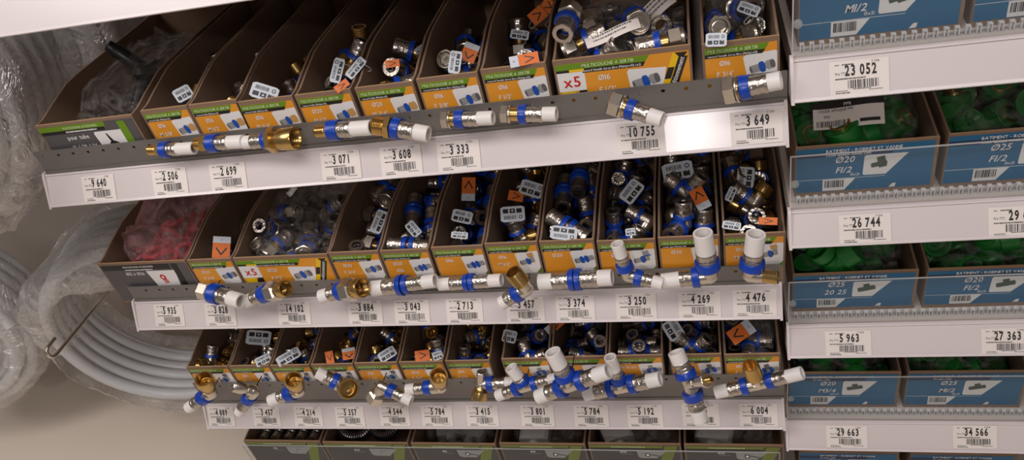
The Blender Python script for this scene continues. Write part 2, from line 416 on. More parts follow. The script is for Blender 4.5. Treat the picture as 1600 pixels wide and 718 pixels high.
def yellow_bin(key, S, pl, pr, ztop, l2, dia, size, kind, label, small='', rise=.02, faded=False, D=.34):
    a = at(pl[0], pl[1], .03); b = at(pr[0], pr[1], .03); W = b.x-a.x; H = ztop-S.deck
    root = bin_root('storage_bin', S, a.x, W, .03, label, 'storage bin', 'bins with orange labels')
    BINS[key] = dict(root=root, W=W, H=H, D=D, x=a.x, S=S)
    tray(root, W, H, D, rise)
    F = lambda k: (lambda u, v: (u, -.0003-.00013*k, v))
    F3 = lambda u, v, k: (u, -.0003-.00013*k, v)
    w0, w1, t = .0025, W-.0025, H-.0055
    m = MB(); m.box((w0, -.0003, .004), (w1, -.00005, t), 'orange_ink')
    g = .0072; kx = w1-.012
    quad(m, F(1), 'green_ink', w0, kx, t-g, t, 0, .004)
    quad(m, F(1), 'black_ink', w0, kx-.003, t-g-.0046, t-g, 0, .003)
    px = w0+(w1-w0)*.53; yb = t-.052
    m.poly([F(1)(px+.006, yb), F(1)(w1-.009, yb), F(1)(w1, yb+.012), F(1)(w1, t-.0112), F(1)(w1-.002, t-.0098), F(1)(px+.003, t-.0122), F(1)(px, t-.0145)], 'white_ink')
    m.poly([F(1)(w1-.009, yb), F(1)(w1, yb), F(1)(w1, yb+.012)], 'green_ink')
    lab = m.build('label', root)
    q = MB()
    text(q, 'MULTICOUCHE A SERTIR', 'pale_green_ink', w0+.003, t-.0055, .0052, F(3), 'l', .86, .2)
    text(q, l2, 'white_ink', w0+.003, t-g-.0036, .0036, F(3), 'l', .82, .1)
    cx = w0+(px-w0)*.52
    text(q, dia, 'white_ink', cx, t-.0215, .0082, F(3), 'c', .9)
    text(q, size, 'white_ink', cx, t-.0345, .0082, F(3), 'c', .9)
    if small: text(q, small, 'pale_orange_ink', px-.001, t-.0395, .0042, F(3), 'r', .9)
    q.build('lettering', lab)
    icon(lab, kind, (px+w1)/2+.002, t-.0275, .0125, F3)
    return root
def x5_bin(key, S, pl, pr, ztop, l2, dia, size, label):
    a = at(pl[0], pl[1], .03); b = at(pr[0], pr[1], .03); W = b.x-a.x; H = ztop-S.deck; D = .34
    root = bin_root('storage_bin', S, a.x, W, .03, label, 'storage bin', 'bins with orange labels')
    BINS[key] = dict(root=root, W=W, H=H, D=D, x=a.x, S=S)
    tray(root, W, H, D, .02)
    F = lambda k: (lambda u, v: (u, -.0003-.00013*k, v))
    F3 = lambda u, v, k: (u, -.0003-.00013*k, v)
    w0, w1, t = .0025, W-.0025, H-.0055
    U = lambda f: w0+(w1-w0)*f
    m = MB(); m.box((w0, -.0003, .004), (w1, -.00005, t), 'orange_ink')
    quad(m, F(1), 'green_ink', w0, U(.68), t-.0072, t, 0, .005)
    quad(m, F(1), 'black_ink', U(.2), U(.66), t-.0125, t-.0072, 0, .003)
    quad(m, F(1), 'black_ink', w0, U(.1), t-.0105, t-.0072); quad(m, F(2), 'yellow_ink', U(.1), U(.215), t-.0105, t-.0072)
    quad(m, F(1), 'white_ink', w0, U(.215), t-.034, t-.0105, 0, 0)
    quad(m, F(2), 'yellow_ink', U(.02), U(.13), t-.044, t-.034); quad(m, F(2), 'black_ink', U(.13), U(.215), t-.044, t-.034, .004)
    m.poly([F(1)(U(.56), t-.05), F(1)(U(.78), t-.05), F(1)(U(.83), t-.0165), F(1)(U(.55), t-.0145), F(1)(U(.535), t-.018)], 'white_ink')
    d = .0155; xa, xb = U(.76), U(.885)
    m.poly([F(2)(xa, t-.05), F(2)(xa+d*1.15, t-.05), F(2)(xb+d, t-.001), F(2)(xb, t-.001)], 'yellow_ink')
    m.poly([F(3)(xb+.002, t-.001), F(3)(xb+d, t-.001), F(3)(xb+d-.006, t-.010)], 'black_ink')
    def band(f0, f1, c):
        s = lambda f: (xa+(xb-xa)*f, t-.05+.049*f)
        p, q2 = s(f0), s(f1)
        m.poly([F(3)(p[0], p[1]), F(3)(p[0]+d*.45, p[1]), F(3)(q2[0]+d*.45, q2[1]), F(3)(q2[0], q2[1])], c)
    band(.38, .66, 'black_ink'); band(.0, .12, 'black_ink')
    m.poly([F(4)(xa+d*.5, t-.05), F(4)(xa+d*1.12, t-.05), F(4)(xa+d*1.12+(xb-xa)*.9, t-.0059), F(4)(xa+d*.5+(xb-xa)*.9, t-.0059)], 'black_ink')
    lab = m.build('label', root)
    q = MB()
    text(q, 'MULTICOUCHE A SERTIR', 'pale_green_ink', U(.2), t-.0055, .0056, F(4), 'l', .9, .2)
    text(q, l2, 'white_ink', U(.2), t-.0112, .0042, F(4), 'l', .8, .1)
    text(q, 'x5', 'red_ink', U(.108), t-.0285, .0185, F(4), 'c', 1.0)
    text(q, dia, 'white_ink', U(.36), t-.0235, .0095, F(4), 'c', .95)
    text(q, size, 'white_ink', U(.37), t-.039, .0095, F(4), 'c', .95, .15)
    text(q, 'conditionnement', 'white_ink', xa+(xb-xa)*.47+d*.92, t-.0275, .0074, F(6), 'c', .80, .1, math.atan2(.049, xb-xa))
    q.build('lettering', lab)
    icon(lab, 'nut', U(.67), t-.031, .0145, F3)
def grey_bin(key, S, pl, pr, ztop, l2, lines, kind, label, olive=False, D=.34, Y=.03):
    a = at(pl[0], pl[1], Y); b = at(pr[0], pr[1], Y); W = b.x-a.x; H = ztop-S.deck
    root = bin_root('storage_bin', S, a.x, W, Y, label, 'storage bin', 'bins with charcoal labels')
    BINS[key] = dict(root=root, W=W, H=H, D=D, x=a.x, S=S)
    tray(root, W, H, D, .02 if not olive else .004)
    F = lambda k: (lambda u, v: (u, -.0003-.00013*k, v)); F3 = lambda u, v, k: (u, -.0003-.00013*k, v)
    w0, w1, t = .0025, W-.0025, H-.004; U = lambda f: w0+(w1-w0)*f
    ink = 'dull_charcoal_ink' if olive else 'charcoal_ink'
    m = MB(); m.box((w0, -.0003, .004), (w1, -.00005, t), ink)
    if not olive and kind == 'reamer':
        quad(m, F(1), 'green_ink', w0, U(.7), t-.0075, t); quad(m, F(1), 'black_ink', w0, U(.68), t-.0125, t-.0075)
        quad(m, F(2), 'green_ink', U(.83), U(.91), t-.06, t-.002)
        m.poly([F(1)(U(.57), t-.06), F(1)(U(.82), t-.06), F(1)(U(.84), t-.0145), F(1)(U(.55), t-.0145), F(1)(U(.54), t-.018)], 'white_ink')
    elif not olive:
        quad(m, F(1), 'black_ink', w0, w1-.03, t-.0105, t); quad(m, F(1), 'black_ink', U(.83), U(.9), t-.06, t)
        m.poly([F(1)(U(.55), t-.05), F(1)(U(.8), t-.05), F(1)(U(.84), t-.0135), F(1)(U(.5), t-.0135)], 'white_ink')
    else:
        quad(m, F(1), 'olive_ink', w0, U(.8), t-.0065, t, 0, .004); quad(m, F(1), 'black_ink', w0, U(.78), t-.0105, t-.0065)
        m.poly([F(2)(U(.74), t-.06), F(2)(U(.86), t-.06), F(2)(U(.98), t), F(2)(U(.84), t)], 'olive_ink')
        m.poly([F(3)(U(.56), t-.034), F(3)(U(.74), t-.034), F(3)(U(.86), t-.0125), F(3)(U(.52), t-.0125), F(3)(U(.53), t-.03)], 'grey_ink')
    lab = m.build('label', root); q = MB()
    if not olive:
        text(q, 'MULTICOUCHE ACCESSOIRES', 'pale_green_ink' if kind == 'reamer' else 'white_ink', U(.26), t-.0058, .0048, F(4), 'l', .85, .1)
        smallprint(q, 'white_ink', U(.27), U(.6), t-.0112, .0022, F(4), 5)
    else:
        smallprint(q, 'pale_green_ink', U(.24), U(.62), t-.0045, .002, F(4), 6)
    for s, fx, dy, sz in lines: text(q, s, 'white_ink', U(fx), t-dy, sz, F(4), 'c', .88)
    if olive: smallprint(q, 'grey_ink', U(.34), U(.47), t-.0235, .0014, F(4), 8)
    q.build('lettering', lab)
    ic = {'reamer': (U(.69), t-.034, .0135), 'clip': (U(.67), t-.03, .0105), 'spring': (U(.68), t-.024, .011), 'clamp': (U(.68), t-.0235, .0105)}[kind]
    icon(lab, kind, *ic, F3)
S1, S2, S3, S4 = SH['S1'], SH['S2'], SH['S3'], SH['S4']
RM, RF = 'raccord mâle (Multiprofil)', 'raccord femelle écrou libre (Multiprofil)'
Z1 = .115
grey_bin('a0', S1, (55, 198), (205, 178), .113, '', [('pour tube', .36, .0225, .0095), ('16 / 20 / 26', .38, .038, .0095)], 'reamer', 'charcoal bin reading pour tube 16 / 20 / 26, first on the upper shelf')
yellow_bin('a1', S1, (216.7, 170), (289, 159.5), .1165, RM, 'Ø16', "M 3/8'", 'male', 'orange-labelled bin Ø16 M 3/8 next to the charcoal pour tube bin')
yellow_bin('a2', S1, (291.5, 161), (368, 153), .1165, RM, 'Ø16', "M 1/2'", 'male', 'orange-labelled bin Ø16 M 1/2 second along the orange bins')
yellow_bin('a3', S1, (370.5, 162), (457, 151), .1125, RM, 'Ø16', "M 3/4'", 'male', 'orange-labelled bin Ø16 M 3/4 above the big-threaded brass sample')
yellow_bin('a4', S1, (460.5, 150), (549, 143), .1125, RM, 'Ø20', "M 1/2'", 'male', 'orange-labelled bin Ø20 M 1/2 with two tags hanging over its rim')
yellow_bin('a5', S1, (554, 138), (646, 129), .1125, RM, 'Ø20', "M 3/4'", 'male', 'orange-labelled bin Ø20 M 3/4 with a fitting mouth facing out')
yellow_bin('a6', S1, (649.5, 122), (746, 113), .1145, RF, 'Ø16', "F 3/8'", 'nut', 'orange-labelled bin Ø16 F 3/8 on the upper shelf', 'F12x17')
yellow_bin('a7', S1, (750.5, 110), (853, 99), .1165, RF, 'Ø16', "F 1/2'", 'nut', 'orange-labelled bin Ø16 F 1/2, narrow one beside the x5 bin', 'F15x21')
x5_bin('a8', S1, (863.5, 98.6), (1080, 74.6), .1165, RF+' (x5)', 'Ø16', "F 1/2'", 'wide orange-labelled bin marked x5 Ø16 holding bagged fittings, upper shelf')
yellow_bin('a9', S1, (1097, 72.6), (1219, 57.5), .115, RF, 'Ø16', "F 3/4'", 'nut', 'orange-labelled bin Ø16 F 3/4 at the right end of the upper shelf')
Z2 = .118
grey_bin('b0', S2, (151, 413), (287, 406), .1165, '', [('Ø12 à Ø26', .36, .021, .0085)], 'clip', 'charcoal bin reading Ø12 à Ø26, first on the middle shelf')
CE, CM, CF, JE = 'coude égal (Multiprofil)', 'coude mâle (Multiprofil)', 'coude femelle (Multiprofil)', 'jonction égale (Multiprofil)'
yellow_bin('b1', S2, (290.5, 408), (358.5, 402), .1165, RF, 'Ø20', "F 3/8'", 'nut', 'narrow orange-labelled bin beside the Ø12 à Ø26 bin, middle shelf')
x5_bin('b2', S2, (361.5, 404), (508, 394), .1165, RF+' (x5)', 'Ø20', "F 1/2'", 'wide orange-labelled bin marked x5 Ø20 holding bagged fittings, middle shelf')
yellow_bin('b3', S2, (511.5, 397), (589, 392), .1185, RF, 'Ø20', "F 3/4'", 'nut', 'orange-labelled bin Ø20 F 3/4 on the middle shelf')
yellow_bin('b4', S2, (591.5, 393.6), (667, 388), .118, 'jonction réduite (Multiprofil)', 'Ø20', 'Ø16', 'coupling', 'orange-labelled bin Ø20 Ø16 of reducing couplings, middle shelf')
yellow_bin('b5', S2, (670, 384), (751, 379.6), .120, JE, 'Ø16', '', 'coupling', 'orange-labelled bin Ø16 of straight couplings, middle shelf')
yellow_bin('b6', S2, (754, 380), (837, 375.7), .1225, CM, 'Ø16', "M 1/2'", 'elbow_male', 'orange-labelled bin Ø16 of brass-threaded elbows, middle shelf')
yellow_bin('b7', S2, (840, 378), (926, 374.5), .122, JE, 'Ø20', '', 'coupling', 'orange-labelled bin Ø20 of straight couplings, middle shelf')
yellow_bin('b8', S2, (929.5, 375), (1021.5, 370), .118, CE, 'Ø16', '', 'elbow', 'orange-labelled bin Ø16 of equal elbows, middle shelf')
yellow_bin('b9', S2, (1025, 367), (1122, 362.5), .1195, CE, 'Ø20', '', 'elbow', 'orange-labelled bin Ø20 of equal elbows, middle shelf')
yellow_bin('b10', S2, (1127.6, 364), (1226, 360), .1195, CM, 'Ø20', "M 1/2'", 'elbow_male', 'orange-labelled bin Ø20 M 1/2 at the right end of the middle shelf')
CL, TE, TF = 'coude écrou libre (Multiprofil)', 'té égal (Multiprofil)', 'té femelle (Multiprofil)'
low = [('c0', (292, 574), (356, 571), .131, CF, 'Ø20', "F 3/4'", 'elbow_female', 'first orange-labelled bin of the lower shelf, beside the hanging coil'),
 ('c1', (358.5, 573), (421.5, 571), .131, CF, 'Ø16', "F 1/2'", 'elbow_female', 'second orange-labelled bin of the lower shelf, a white tag showing at its back'),
 ('c2', (423.5, 572.5), (484, 569.5), .130, CF, 'Ø20', "F 1/2'", 'elbow_female', 'third orange-labelled bin of the lower shelf, above the 4 214 price tag'),
 ('c3', (487.5, 572), (552.5, 569), .130, CF, 'Ø20', "F 3/4'", 'elbow_female', 'fourth orange-labelled bin of the lower shelf, a small orange tag at its rim'),
 ('c4', (555.5, 570.5), (621.5, 566), .131, CL, 'Ø16', "F 1/2'", 'elbow_female', 'orange-labelled bin behind the elbow with the dark loose nut'),
 ('c5', (624, 566), (693, 564.5), .131, CL, 'Ø20', "F 3/4'", 'elbow_female', 'orange-labelled bin above the 5 784 tag nearest the shelf middle'),
 ('c6', (696.5, 564.5), (766, 562), .131, CF, 'Ø16', "F 1/2'", 'elbow_female', 'orange-labelled bin behind the brass wall elbow sample over 3 415'),
 ('c7', (784.5, 561), (858, 557), .133, TE, 'Ø16', '', 'tee', 'orange-labelled bin of Ø16 tees behind the smallest tee sample'),
 ('c8', (861, 557), (949, 555), .134, TE, 'Ø20', '', 'tee', 'orange-labelled bin of Ø20 tees behind the largest tee sample'),
 ('c9', (951.5, 555.5), (1037, 554), .134, 'té réduit (Multiprofil)', 'Ø20-16-20', '', 'tee', 'orange-labelled bin Ø20-16-20 of reducing tees, lower shelf'),
 ('c10', (1047.6, 555), (1129, 552.5), .133, TF, 'Ø16', "F 1/2'", 'tee_male', 'orange-labelled bin behind the upright tee sample, lower shelf'),
 ('c11', (1133, 555), (1221.5, 552.5), .131, TF, 'Ø20', "F 1/2'", 'tee_male', 'orange-labelled bin at the right end of the lower shelf')]
for k, a, b, zt, l2, d_, sz, ic, lb in low: yellow_bin(k, S3, a, b, zt, l2, d_, sz, ic, lb)
Z4 = S4.zl
for k, pl, pr, zt, t, ic, lb in [('d0', (380, 687), (500, 690), .128, 'Ø16', 'spring', 'bottom-shelf charcoal box of straight bending springs, at the left end'),
    ('d1', (504, 691), (637, 692), .126, 'Ø20', 'spring', 'bottom-shelf charcoal box of curled bending springs'),
    ('d2', (642, 692), (774, 693), .126, 'Ø16', 'clamp', 'bottom-shelf charcoal box Ø16 of bagged pieces beside the curled springs'),
    ('d3', (780, 692), (914, 693), .129, 'Ø18', 'clamp', 'bottom-shelf charcoal box Ø18 under a white block in a bag'),
    ('d4', (919, 692), (1064, 694), .132, 'Ø20', 'clamp', 'bottom-shelf charcoal box Ø20 under the 5 192 price tag'),
    ('d5', (1069, 694), (1226, 696), .132, 'Ø26', 'clamp', 'bottom-shelf charcoal box Ø26 at the right end')]:
    grey_bin(k, S4, pl, pr, zt, '', [(t, .37, .0195, .0068)], ic, lb, olive=True)

def blue_bin(key, S, xl, W, H, l2, dia, size, kind, label, small='15x21', rise=.012):
    root = bin_root('storage_bin', S, xl, W, .05, label, 'storage bin', 'bins with blue labels'); D = .3
    BINS[key] = dict(root=root, W=W, H=H, D=D, x=xl, S=S)
    tray(root, W, H, D, rise)
    F = lambda k: (lambda u, v: (u, -.0003-.00013*k, v)); F3 = lambda u, v, k: (u, -.0003-.00013*k, v)
    w0, w1, t, b = .001, W-.004, H-.0032, .006; U = lambda f: w0+(w1-w0)*f; h = t-b; Vv = lambda f: t-h*f
    m = MB(); m.box((w0, -.0003, b), (w1, -.00005, t), 'blue_ink')
    quad(m, F(1), 'navy_ink', w0, U(.70), Vv(.205), Vv(.1), 0, .004)
    quad(m, F(1), 'white_ink', w0, U(.67), Vv(.715), Vv(.707))
    pts = [F(1)(U(.5), Vv(.64)), F(1)(U(.51), Vv(.67)), F(1)(U(.67), Vv(.67)), F(1)(U(.82), Vv(.22)), F(1)(U(.52), Vv(.22)), F(1)(U(.505), Vv(.25))]
    m.poly(pts, 'white_ink')
    m.poly([F(2)(U(.205), Vv(.985)), F(2)(U(.37), Vv(.985)), F(2)(U(.45), Vv(.72)), F(2)(U(.205), Vv(.72))], 'white_ink')
    quad(m, F(1), 'white_ink', U(.70), U(.745), Vv(.985), Vv(.9), .004, .001)
    lab = m.build('label', root); q = MB()
    text(q, 'BATIMENT - ROBINET ET VANNE', 'white_ink', U(.22), Vv(.105), .0058, F(4), 'l', .92)
    text(q, l2, 'white_ink', U(.22), Vv(.185), .0044, F(4), 'l', .9)
    text(q, dia, 'white_ink', U(.36), Vv(.345), .0118, F(4), 'c', .95, .2)
    text(q, size, 'white_ink', U(.355), Vv(.58), .0118, F(4), 'c', .95, .25)
    if small: text(q, small, 'white_ink', U(.475), Vv(.66), .0052, F(4), 'r', .9)
    q.build('lettering', lab)
    bc = MB(); barcode(bc, 'black_ink', U(.22), U(.37), Vv(.91), Vv(.745), F(4), sum(map(ord, key))); bc.build('barcode', lab)
    icon(lab, kind, U(.62), Vv(.43), .0105, F3)
R = [SH['R%d' % i] for i in range(5)]
# widths and left ends were read off each shelf; every bin stands on its own deck
blue_bin('r00', R[0], 1.0165, .157, .072, 'Coude applique mâle (x10)', 'Ø20', 'M1/2', 'green_elbow', 'blue-labelled bin M1/2 standing above the 23 052 price tag')
blue_bin('r01', R[0], 1.1815, .153, .072, 'Coude applique mâle (x10)', 'Ø25', 'M1/2', 'green_elbow', 'blue-labelled bin cut by the right picture edge on the top right-bay shelf')
blue_bin('r10', R[1], 1.016, .1535, .0715, 'Coude applique femelle (x10)', 'Ø20', 'F1/2', 'green_elbow', 'blue-labelled bin Ø20 F1/2 under a bag with a paper sheet')
blue_bin('r11', R[1], 1.178, .153, .0735, 'Coude applique femelle (x10)', 'Ø25', 'F1/2', 'green_elbow', 'blue-labelled bin Ø25 F1/2 in the right bay')
blue_bin('r20', R[2], 1.0155, .153, .068, 'Té réduit (x10)', 'Ø25', '20 25', 'green_tee', 'blue-labelled bin Ø25 20 25 above the 5 963 price tag', '')
blue_bin('r21', R[2], 1.1785, .153, .068, 'Té femelle (x10)', 'Ø20', 'F1/2', 'green_tee', 'blue-labelled bin Ø20 F1/2 above the 27 363 price tag')
blue_bin('r30', R[3], 1.013, .1525, .078, 'Té mâle (x10)', 'Ø20', 'M3/4', 'green_tee', 'blue-labelled bin Ø20 M3/4 above the 29 663 price tag', '20x27')
blue_bin('r31', R[3], 1.1745, .153, .078, 'Té mâle (x10)', 'Ø25', 'M1/2', 'green_tee', 'blue-labelled bin Ø25 M1/2 above the 34 566 price tag')
blue_bin('r40', R[4], 1.030, .150, .078, 'Té mâle (x10)', 'Ø25', 'M3/4', 'green_tee', 'blue-labelled bin at the lower picture edge, left one')
blue_bin('r41', R[4], 1.196, .150, .078, 'Té mâle (x10)', 'Ø25', 'M3/4', 'green_tee', 'blue-labelled bin at the lower picture edge, right one')

# clear plastic fences standing on the shelf edges
def fence(S, x0, x1, y, h, label, teeth=True):
    n = S.ex.cross(Vector((0, 1, 0)))
    o = Vector((x0, y, S.z(x0)))+n*(S.deck+.0002); L = x1-x0
    root = thing('shelf_fence', label, 'shelf fence', frame(o, S.ex, (0, 1, 0), n), 'clear fences on the shelf edges')
    m = MB(); m.box((0, 0, 0), (L, .0014, h-.0012), 'clear_plastic'); m.build('panel', root)
    e = MB(); e.box((0, -.0001, h-.0012), (L, .0015, h), 'clear_edge'); e.box((-.0014, -.0001, 0), (0, .0015, h), 'clear_edge'); e.box((L, -.0001, 0), (L+.0014, .0015, h), 'clear_edge'); e.build('rim', root)
    f = MB(); f.box((0, -.012, 0), (L, 0, .0012), 'clear_plastic'); f.build('foot', root)
    if teeth:
        t = MB(); x = .006
        while x < L-.004:
            t.box((x, -.0052, .0012), (x+.0012, 0, .0085), 'clear_edge'); t.box((x+.0034, -.0052, .0012), (x+.0046, 0, .0085), 'clear_edge'); t.box((x, -.0052, .0085), (x+.0046, 0, .0096), 'clear_edge')
            x += .0098
        tag(t.build('comb_tooth', root), kind='stuff')
    k = MB(); k.lathe([(0, 0), (0, .005), (.003, .0046), (.0038, .003), (.0040, 0)], (.004, -.0005, h*.42), (0, -1, 0), 'clear_knob', 14); k.build('clip', root, 40)
fence(R[0], 1.0105, 1.60, .0400, .075, 'clear toothed fence in front of the bins above the 23 052 tag')
fence(R[1], 1.0105, 1.60, .0400, .067, 'clear toothed fence in front of the bins above the 26 744 tag')
fence(R[2], 1.0105, 1.60, .0400, .064, 'clear toothed fence in front of the bins above the 5 963 tag')
fence(R[3], 1.0105, 1.60, .0400, .080, 'clear toothed fence in front of the bins above the 29 663 tag')
fence(S4, .012, .998, .0284, .083, 'clear fence in front of the charcoal boxes on the bottom shelf', False)

# ------------------------------------------------------------------ price tags in the rails
def price_tag(S, px, py, num, label, w=.055, h=.0365):
    P0 = Vector((S.x0, 0, S.zl)); nn = S.ex.cross(LU).normalized()
    if nn.y > 0: nn = -nn
    P = atp(px, py, P0, nn)
    ey = nn.cross(S.ex)
    root = thing('price_tag', label, 'price tag', frame(P+nn*.0007, S.ex, ey, nn), 'paper price tags in the shelf rails')
    c = MB(); c.box((-w/2, -h/2, -.0003), (w/2, h/2, .0001), 'paper'); c.build('card', root)
    F = lambda u, v: (u, v, .00025); X = lambda f: -w/2+w*f; Y_ = lambda f: h/2-h*f; sd = sum(map(ord, num+label))
    q = MB()
    text(q, num, 'price_ink', X(.53), Y_(.43), .0152, F, 'c', .6, bold=True)
    text(q, 'Prix TTC', 'price_ink', X(.10), Y_(.4), .0038, F, 'l', .7)
    text(q, 'F CFA', 'price_ink', X(.72), Y_(.1), .0034, F, 'l', .8)
    smallprint(q, 'price_ink', X(.1), X(.17), Y_(.12), .0010, F, sd); smallprint(q, 'price_ink', X(.22), X(.42), Y_(.12), .0013, F, sd+1)
    smallprint(q, 'price_ink', X(.1), X(.62), Y_(.54), .0014, F, sd+2)
    smallprint(q, 'price_ink', X(.4), X(.7), Y_(.855), .0009, F, sd+3); smallprint(q, 'price_ink', X(.1), X(.3), Y_(.89), .0008, F, sd+4)
    smallprint(q, 'price_ink', X(.66), X(.9), Y_(.9), .0008, F, sd+5); smallprint(q, 'price_ink', X(.1), X(.34), Y_(.955), .0012, F, sd+6)
    q.build('lettering', root)
    b = MB(); barcode(b, 'price_ink', X(.31), X(.85), Y_(.82), Y_(.57), F, sd); b.build('barcode', root)
for px, py, n in [(155, 294, '9 640'), (266, 283.5, '2 506'), (357, 276, '2 699'), (533, 258, '3 071'), (627, 250.5, '3 608'), (717, 243, '3 333'), (1001, 216, '10 755'), (1182, 198.5, '3 649')]:
    price_tag(S1, px, py, n, 'paper price tag reading %s on the upper left-bay rail' % n)
for px, py, n in [(265, 492, '5 935'), (345, 491, '3 828'), (460, 489, '14 102'), (571, 487.5, '3 884'), (644, 486.5, '3 043'), (726, 485, '2 713'), (821, 483, '3 457'), (899, 481, '3 374'), (994, 478, '3 250'), (1093, 475.5, '4 269'), (1179, 473, '4 476')]:
    price_tag(S2, px, py, n, 'paper price tag reading %s on the middle left-bay rail' % n)
for px, py, n, x in [(346, 650, '4 889', ''), (417, 650, '3 457', ''), (482, 650, '4 214', ''), (547, 650, '5 357', ''), (617, 649, '4 544', ''), (683, 649, '5 784', ' left of 3 415'), (754, 649, '3 415', ''), (840, 649, '3 801', ''), (924, 649, '5 784', ' right of 3 801'), (1008, 649, '5 192', ''), (1095, 648, '    5', ''), (1185, 648, '6 004', '')]:
    if n.strip() == '5': price_tag(S3, px, py, n, 'paper price tag half hidden behind the white pipe end of the upright tee')
    else: price_tag(S3, px, py, n, 'paper price tag reading %s on the lower left-bay rail%s' % (n, x))
for i, px, py, n in [(0, 1342, 120, '23 052'), (1, 1351, 357, '26 744'), (1, 1588, 346, '29 6'), (2, 1325, 536, '5 963'), (2, 1572, 533, '27 363'), (3, 1323, 682, '29 663'), (3, 1523, 682, '34 566')]:
    price_tag(R[i], px, py, n, 'paper price tag reading %s on a right-bay rail' % n if n != '29 6' else 'paper price tag starting 29 6 cut by the right picture edge', .057, .0345)

# ------------------------------------------------------------------ press fittings
def seg_mesh(kind, d, a, b, r, mt, seg=20):
    """one turned piece between distances a and b along unit vector d"""
    m = MB(); L = b-a; o = (0, 0, 0); c = min(.0008, L*.2)
    if kind == 'solid':
        m.lathe([(a, 0), (a, r-c), (a+c, r), (b-c, r), (b, r-c), (b, 0)], o, d, mt, seg)
    elif kind == 'ring':
        m.lathe([(a, r*.7), (a, r-.0006), (a+.0006, r), (a+L*.3, r), (a+L*.42, r*.975), (b-.0008, r*.965), (b, r*.93), (b, r*.7), (a, r*.7)], o, d, mt, seg)
        u = Vector(d).orthogonal().normalized(); w = Vector(d).cross(u)
    elif kind == 'sleeve':
        m.lathe([(a, r*.6), (a, r*1.03), (a+L*.08, r*1.03), (a+L*.14, r*.98), (a+L*.33, r*.98), (a+L*.4, r*1.02), (a+L*.5, r*.97), (a+L*.72, r*.98), (a+L*.8, r*1.02), (b-.0012, r*1.02), (b, r*.97), (b, r*.6)], o, d, mt, seg)
    elif kind == 'pipe':
        m.lathe([(a, r*.5), (a, r), (b-.0004, r), (b, r-.0005), (b, r*.8), (b-.0004, r*.76), (a+L*.1, r*.76), (a+L*.1, 0)], o, d, mt, seg+4)
    elif kind == 'hex':
        h = r*1.12
        m.lathe([(a, 0), (a, r*.9), (a+L*.12, h), (b-L*.12, h), (b, r*.9), (b, r*.55), (b-L*.5, r*.52), (b-L*.5, 0)], o, d, mt, 6, PI/6*0+.3)
    elif kind == 'thread':
        pr = [(a, 0), (a, r*.94)]; n = 7
        for i in range(n):
            t = a+L*(.06+.88*i/n); pr += [(t, r*.93), (t+L*.06, r)]
        pr += [(b-L*.05, r*.92), (b, r*.86), (b, r*.7), (b-L*.7, r*.66), (b-L*.7, 0)]
        m.lathe(pr, o, d, mt, seg)
    elif kind == 'cup':
        m.lathe([(a, 0), (a, r*.72), (a+L*.22, r*.8), (a+L*.34, r*.97), (b-.0009, r), (b, r*.97), (b, r*.82)]+[(b-L*(.06+.05*i), r*(.72 if i % 2 else .78)) for i in range(9)]+[(a+L*.35, r*.72), (a+L*.35, r*.4), (a+L*.15, r*.4), (a+L*.15, 0)], o, d, mt, seg+4)
    return m
def fitting(name, label, cat, M, arms, body_r, body_mat, group=None, screw=None, collar=None, seg=20):
    root = thing(name, label, cat, M, group)
    if body_r:
        b = MB()
        if len(arms) > 2 or abs(arms[0][0].normalized().dot(arms[-1][0].normalized())) < .93:
            n = 8
            b.lathe([(body_r*1.04*-math.cos(PI*i/n), body_r*1.04*math.sin(PI*i/n)) for i in range(n+1)], (0, 0, 0), (0, 0, 1), body_mat, 16)
        for v, spec in arms:
            d = v.normalized(); e = v.length*spec[0][2]+.001
            b.lathe([(0, 0), (0, body_r), (e, body_r), (e, 0)], (0, 0, 0), d, body_mat, seg)
        b.build('body', root, 35)
    for v, spec in arms:
        d = v.normalized(); L = v.length
        for pname, kind, f0, f1, r, mt in spec:
            seg_mesh(kind, d, f0*L, f1*L, r, mt, seg).build(pname, root, 38)
    if screw is not None:
        s = MB(); s.lathe([(0, 0), (0, .0009), (screw.length, .0009), (screw.length, 0)], (0, 0, 0), screw, 'dark_steel', 8)
        s.build('tie_wire', root, 40)
    return root
def press(r, f0=.0, f1=.16, f2=.36, f3=.74, pr=.92, rr=1.28):     # blue ring, steel sleeve, white pipe stub
    return [('blue_ring', 'ring', f1, f2, r*rr, 'blue_plastic'), ('press_sleeve', 'sleeve', f2-.02, f3, r, 'sleeve_steel'), ('pipe_stub', 'pipe', f3-.05, 1, r*pr, 'white_pipe')]
def male(r, h=.35, mt='brass', hexr=1.12): return [('hexagon', 'hex', .0, h, r*hexr, mt), ('thread', 'thread', h-.02, 1, r, mt)]
def nut(r, mt='nickel', col='brass', c0=.4): return [('collar', 'solid', 0, c0, r*.8, col), ('flange', 'solid', c0-.06, c0+.06, r*1.05, mt), ('nut', 'hex', c0+.04, 1, r, mt)]
def cup(r, mt='brass'): return [('socket', 'cup', .12, 1, r, mt)]
def pxm(P): return FPX/((P-CAM).dot(FWD))           # pixels per metre at P
def sample(label, c, arms, Y, body=None, bmat='nickel', tilt=0, name='press_fitting', group='sample fittings tied to the perforated strips'):
    """a display fitting: centre and arm ends given in the upright plane Y, arms may lean out of it"""
    C = at(c[0], c[1], Y); s = pxm(C); out = []
    for e, dy, mk in arms:
        E_ = at(e[0], e[1], Y+dy); out.append((E_-C, mk(s)))
    body_r = (body/s) if body else None
    plate_y = TY+.0022
    return fitting(name, label, 'pipe fitting', C, out, body_r, bmat, group, Vector((0, plate_y-C.y, 0)))
P_ = lambda r, **k: (lambda s: press(r/s, **k))
Ym = .011
sample('small brass-ended sample with blue ring above the 2 506 tag', (253, 234), [((232, 234.5), 0, lambda s: male(8/s)), ((304, 231), -.004, P_(10.5, f1=.02, f2=.24, f3=.5))], Ym, 8.5, 'brass')
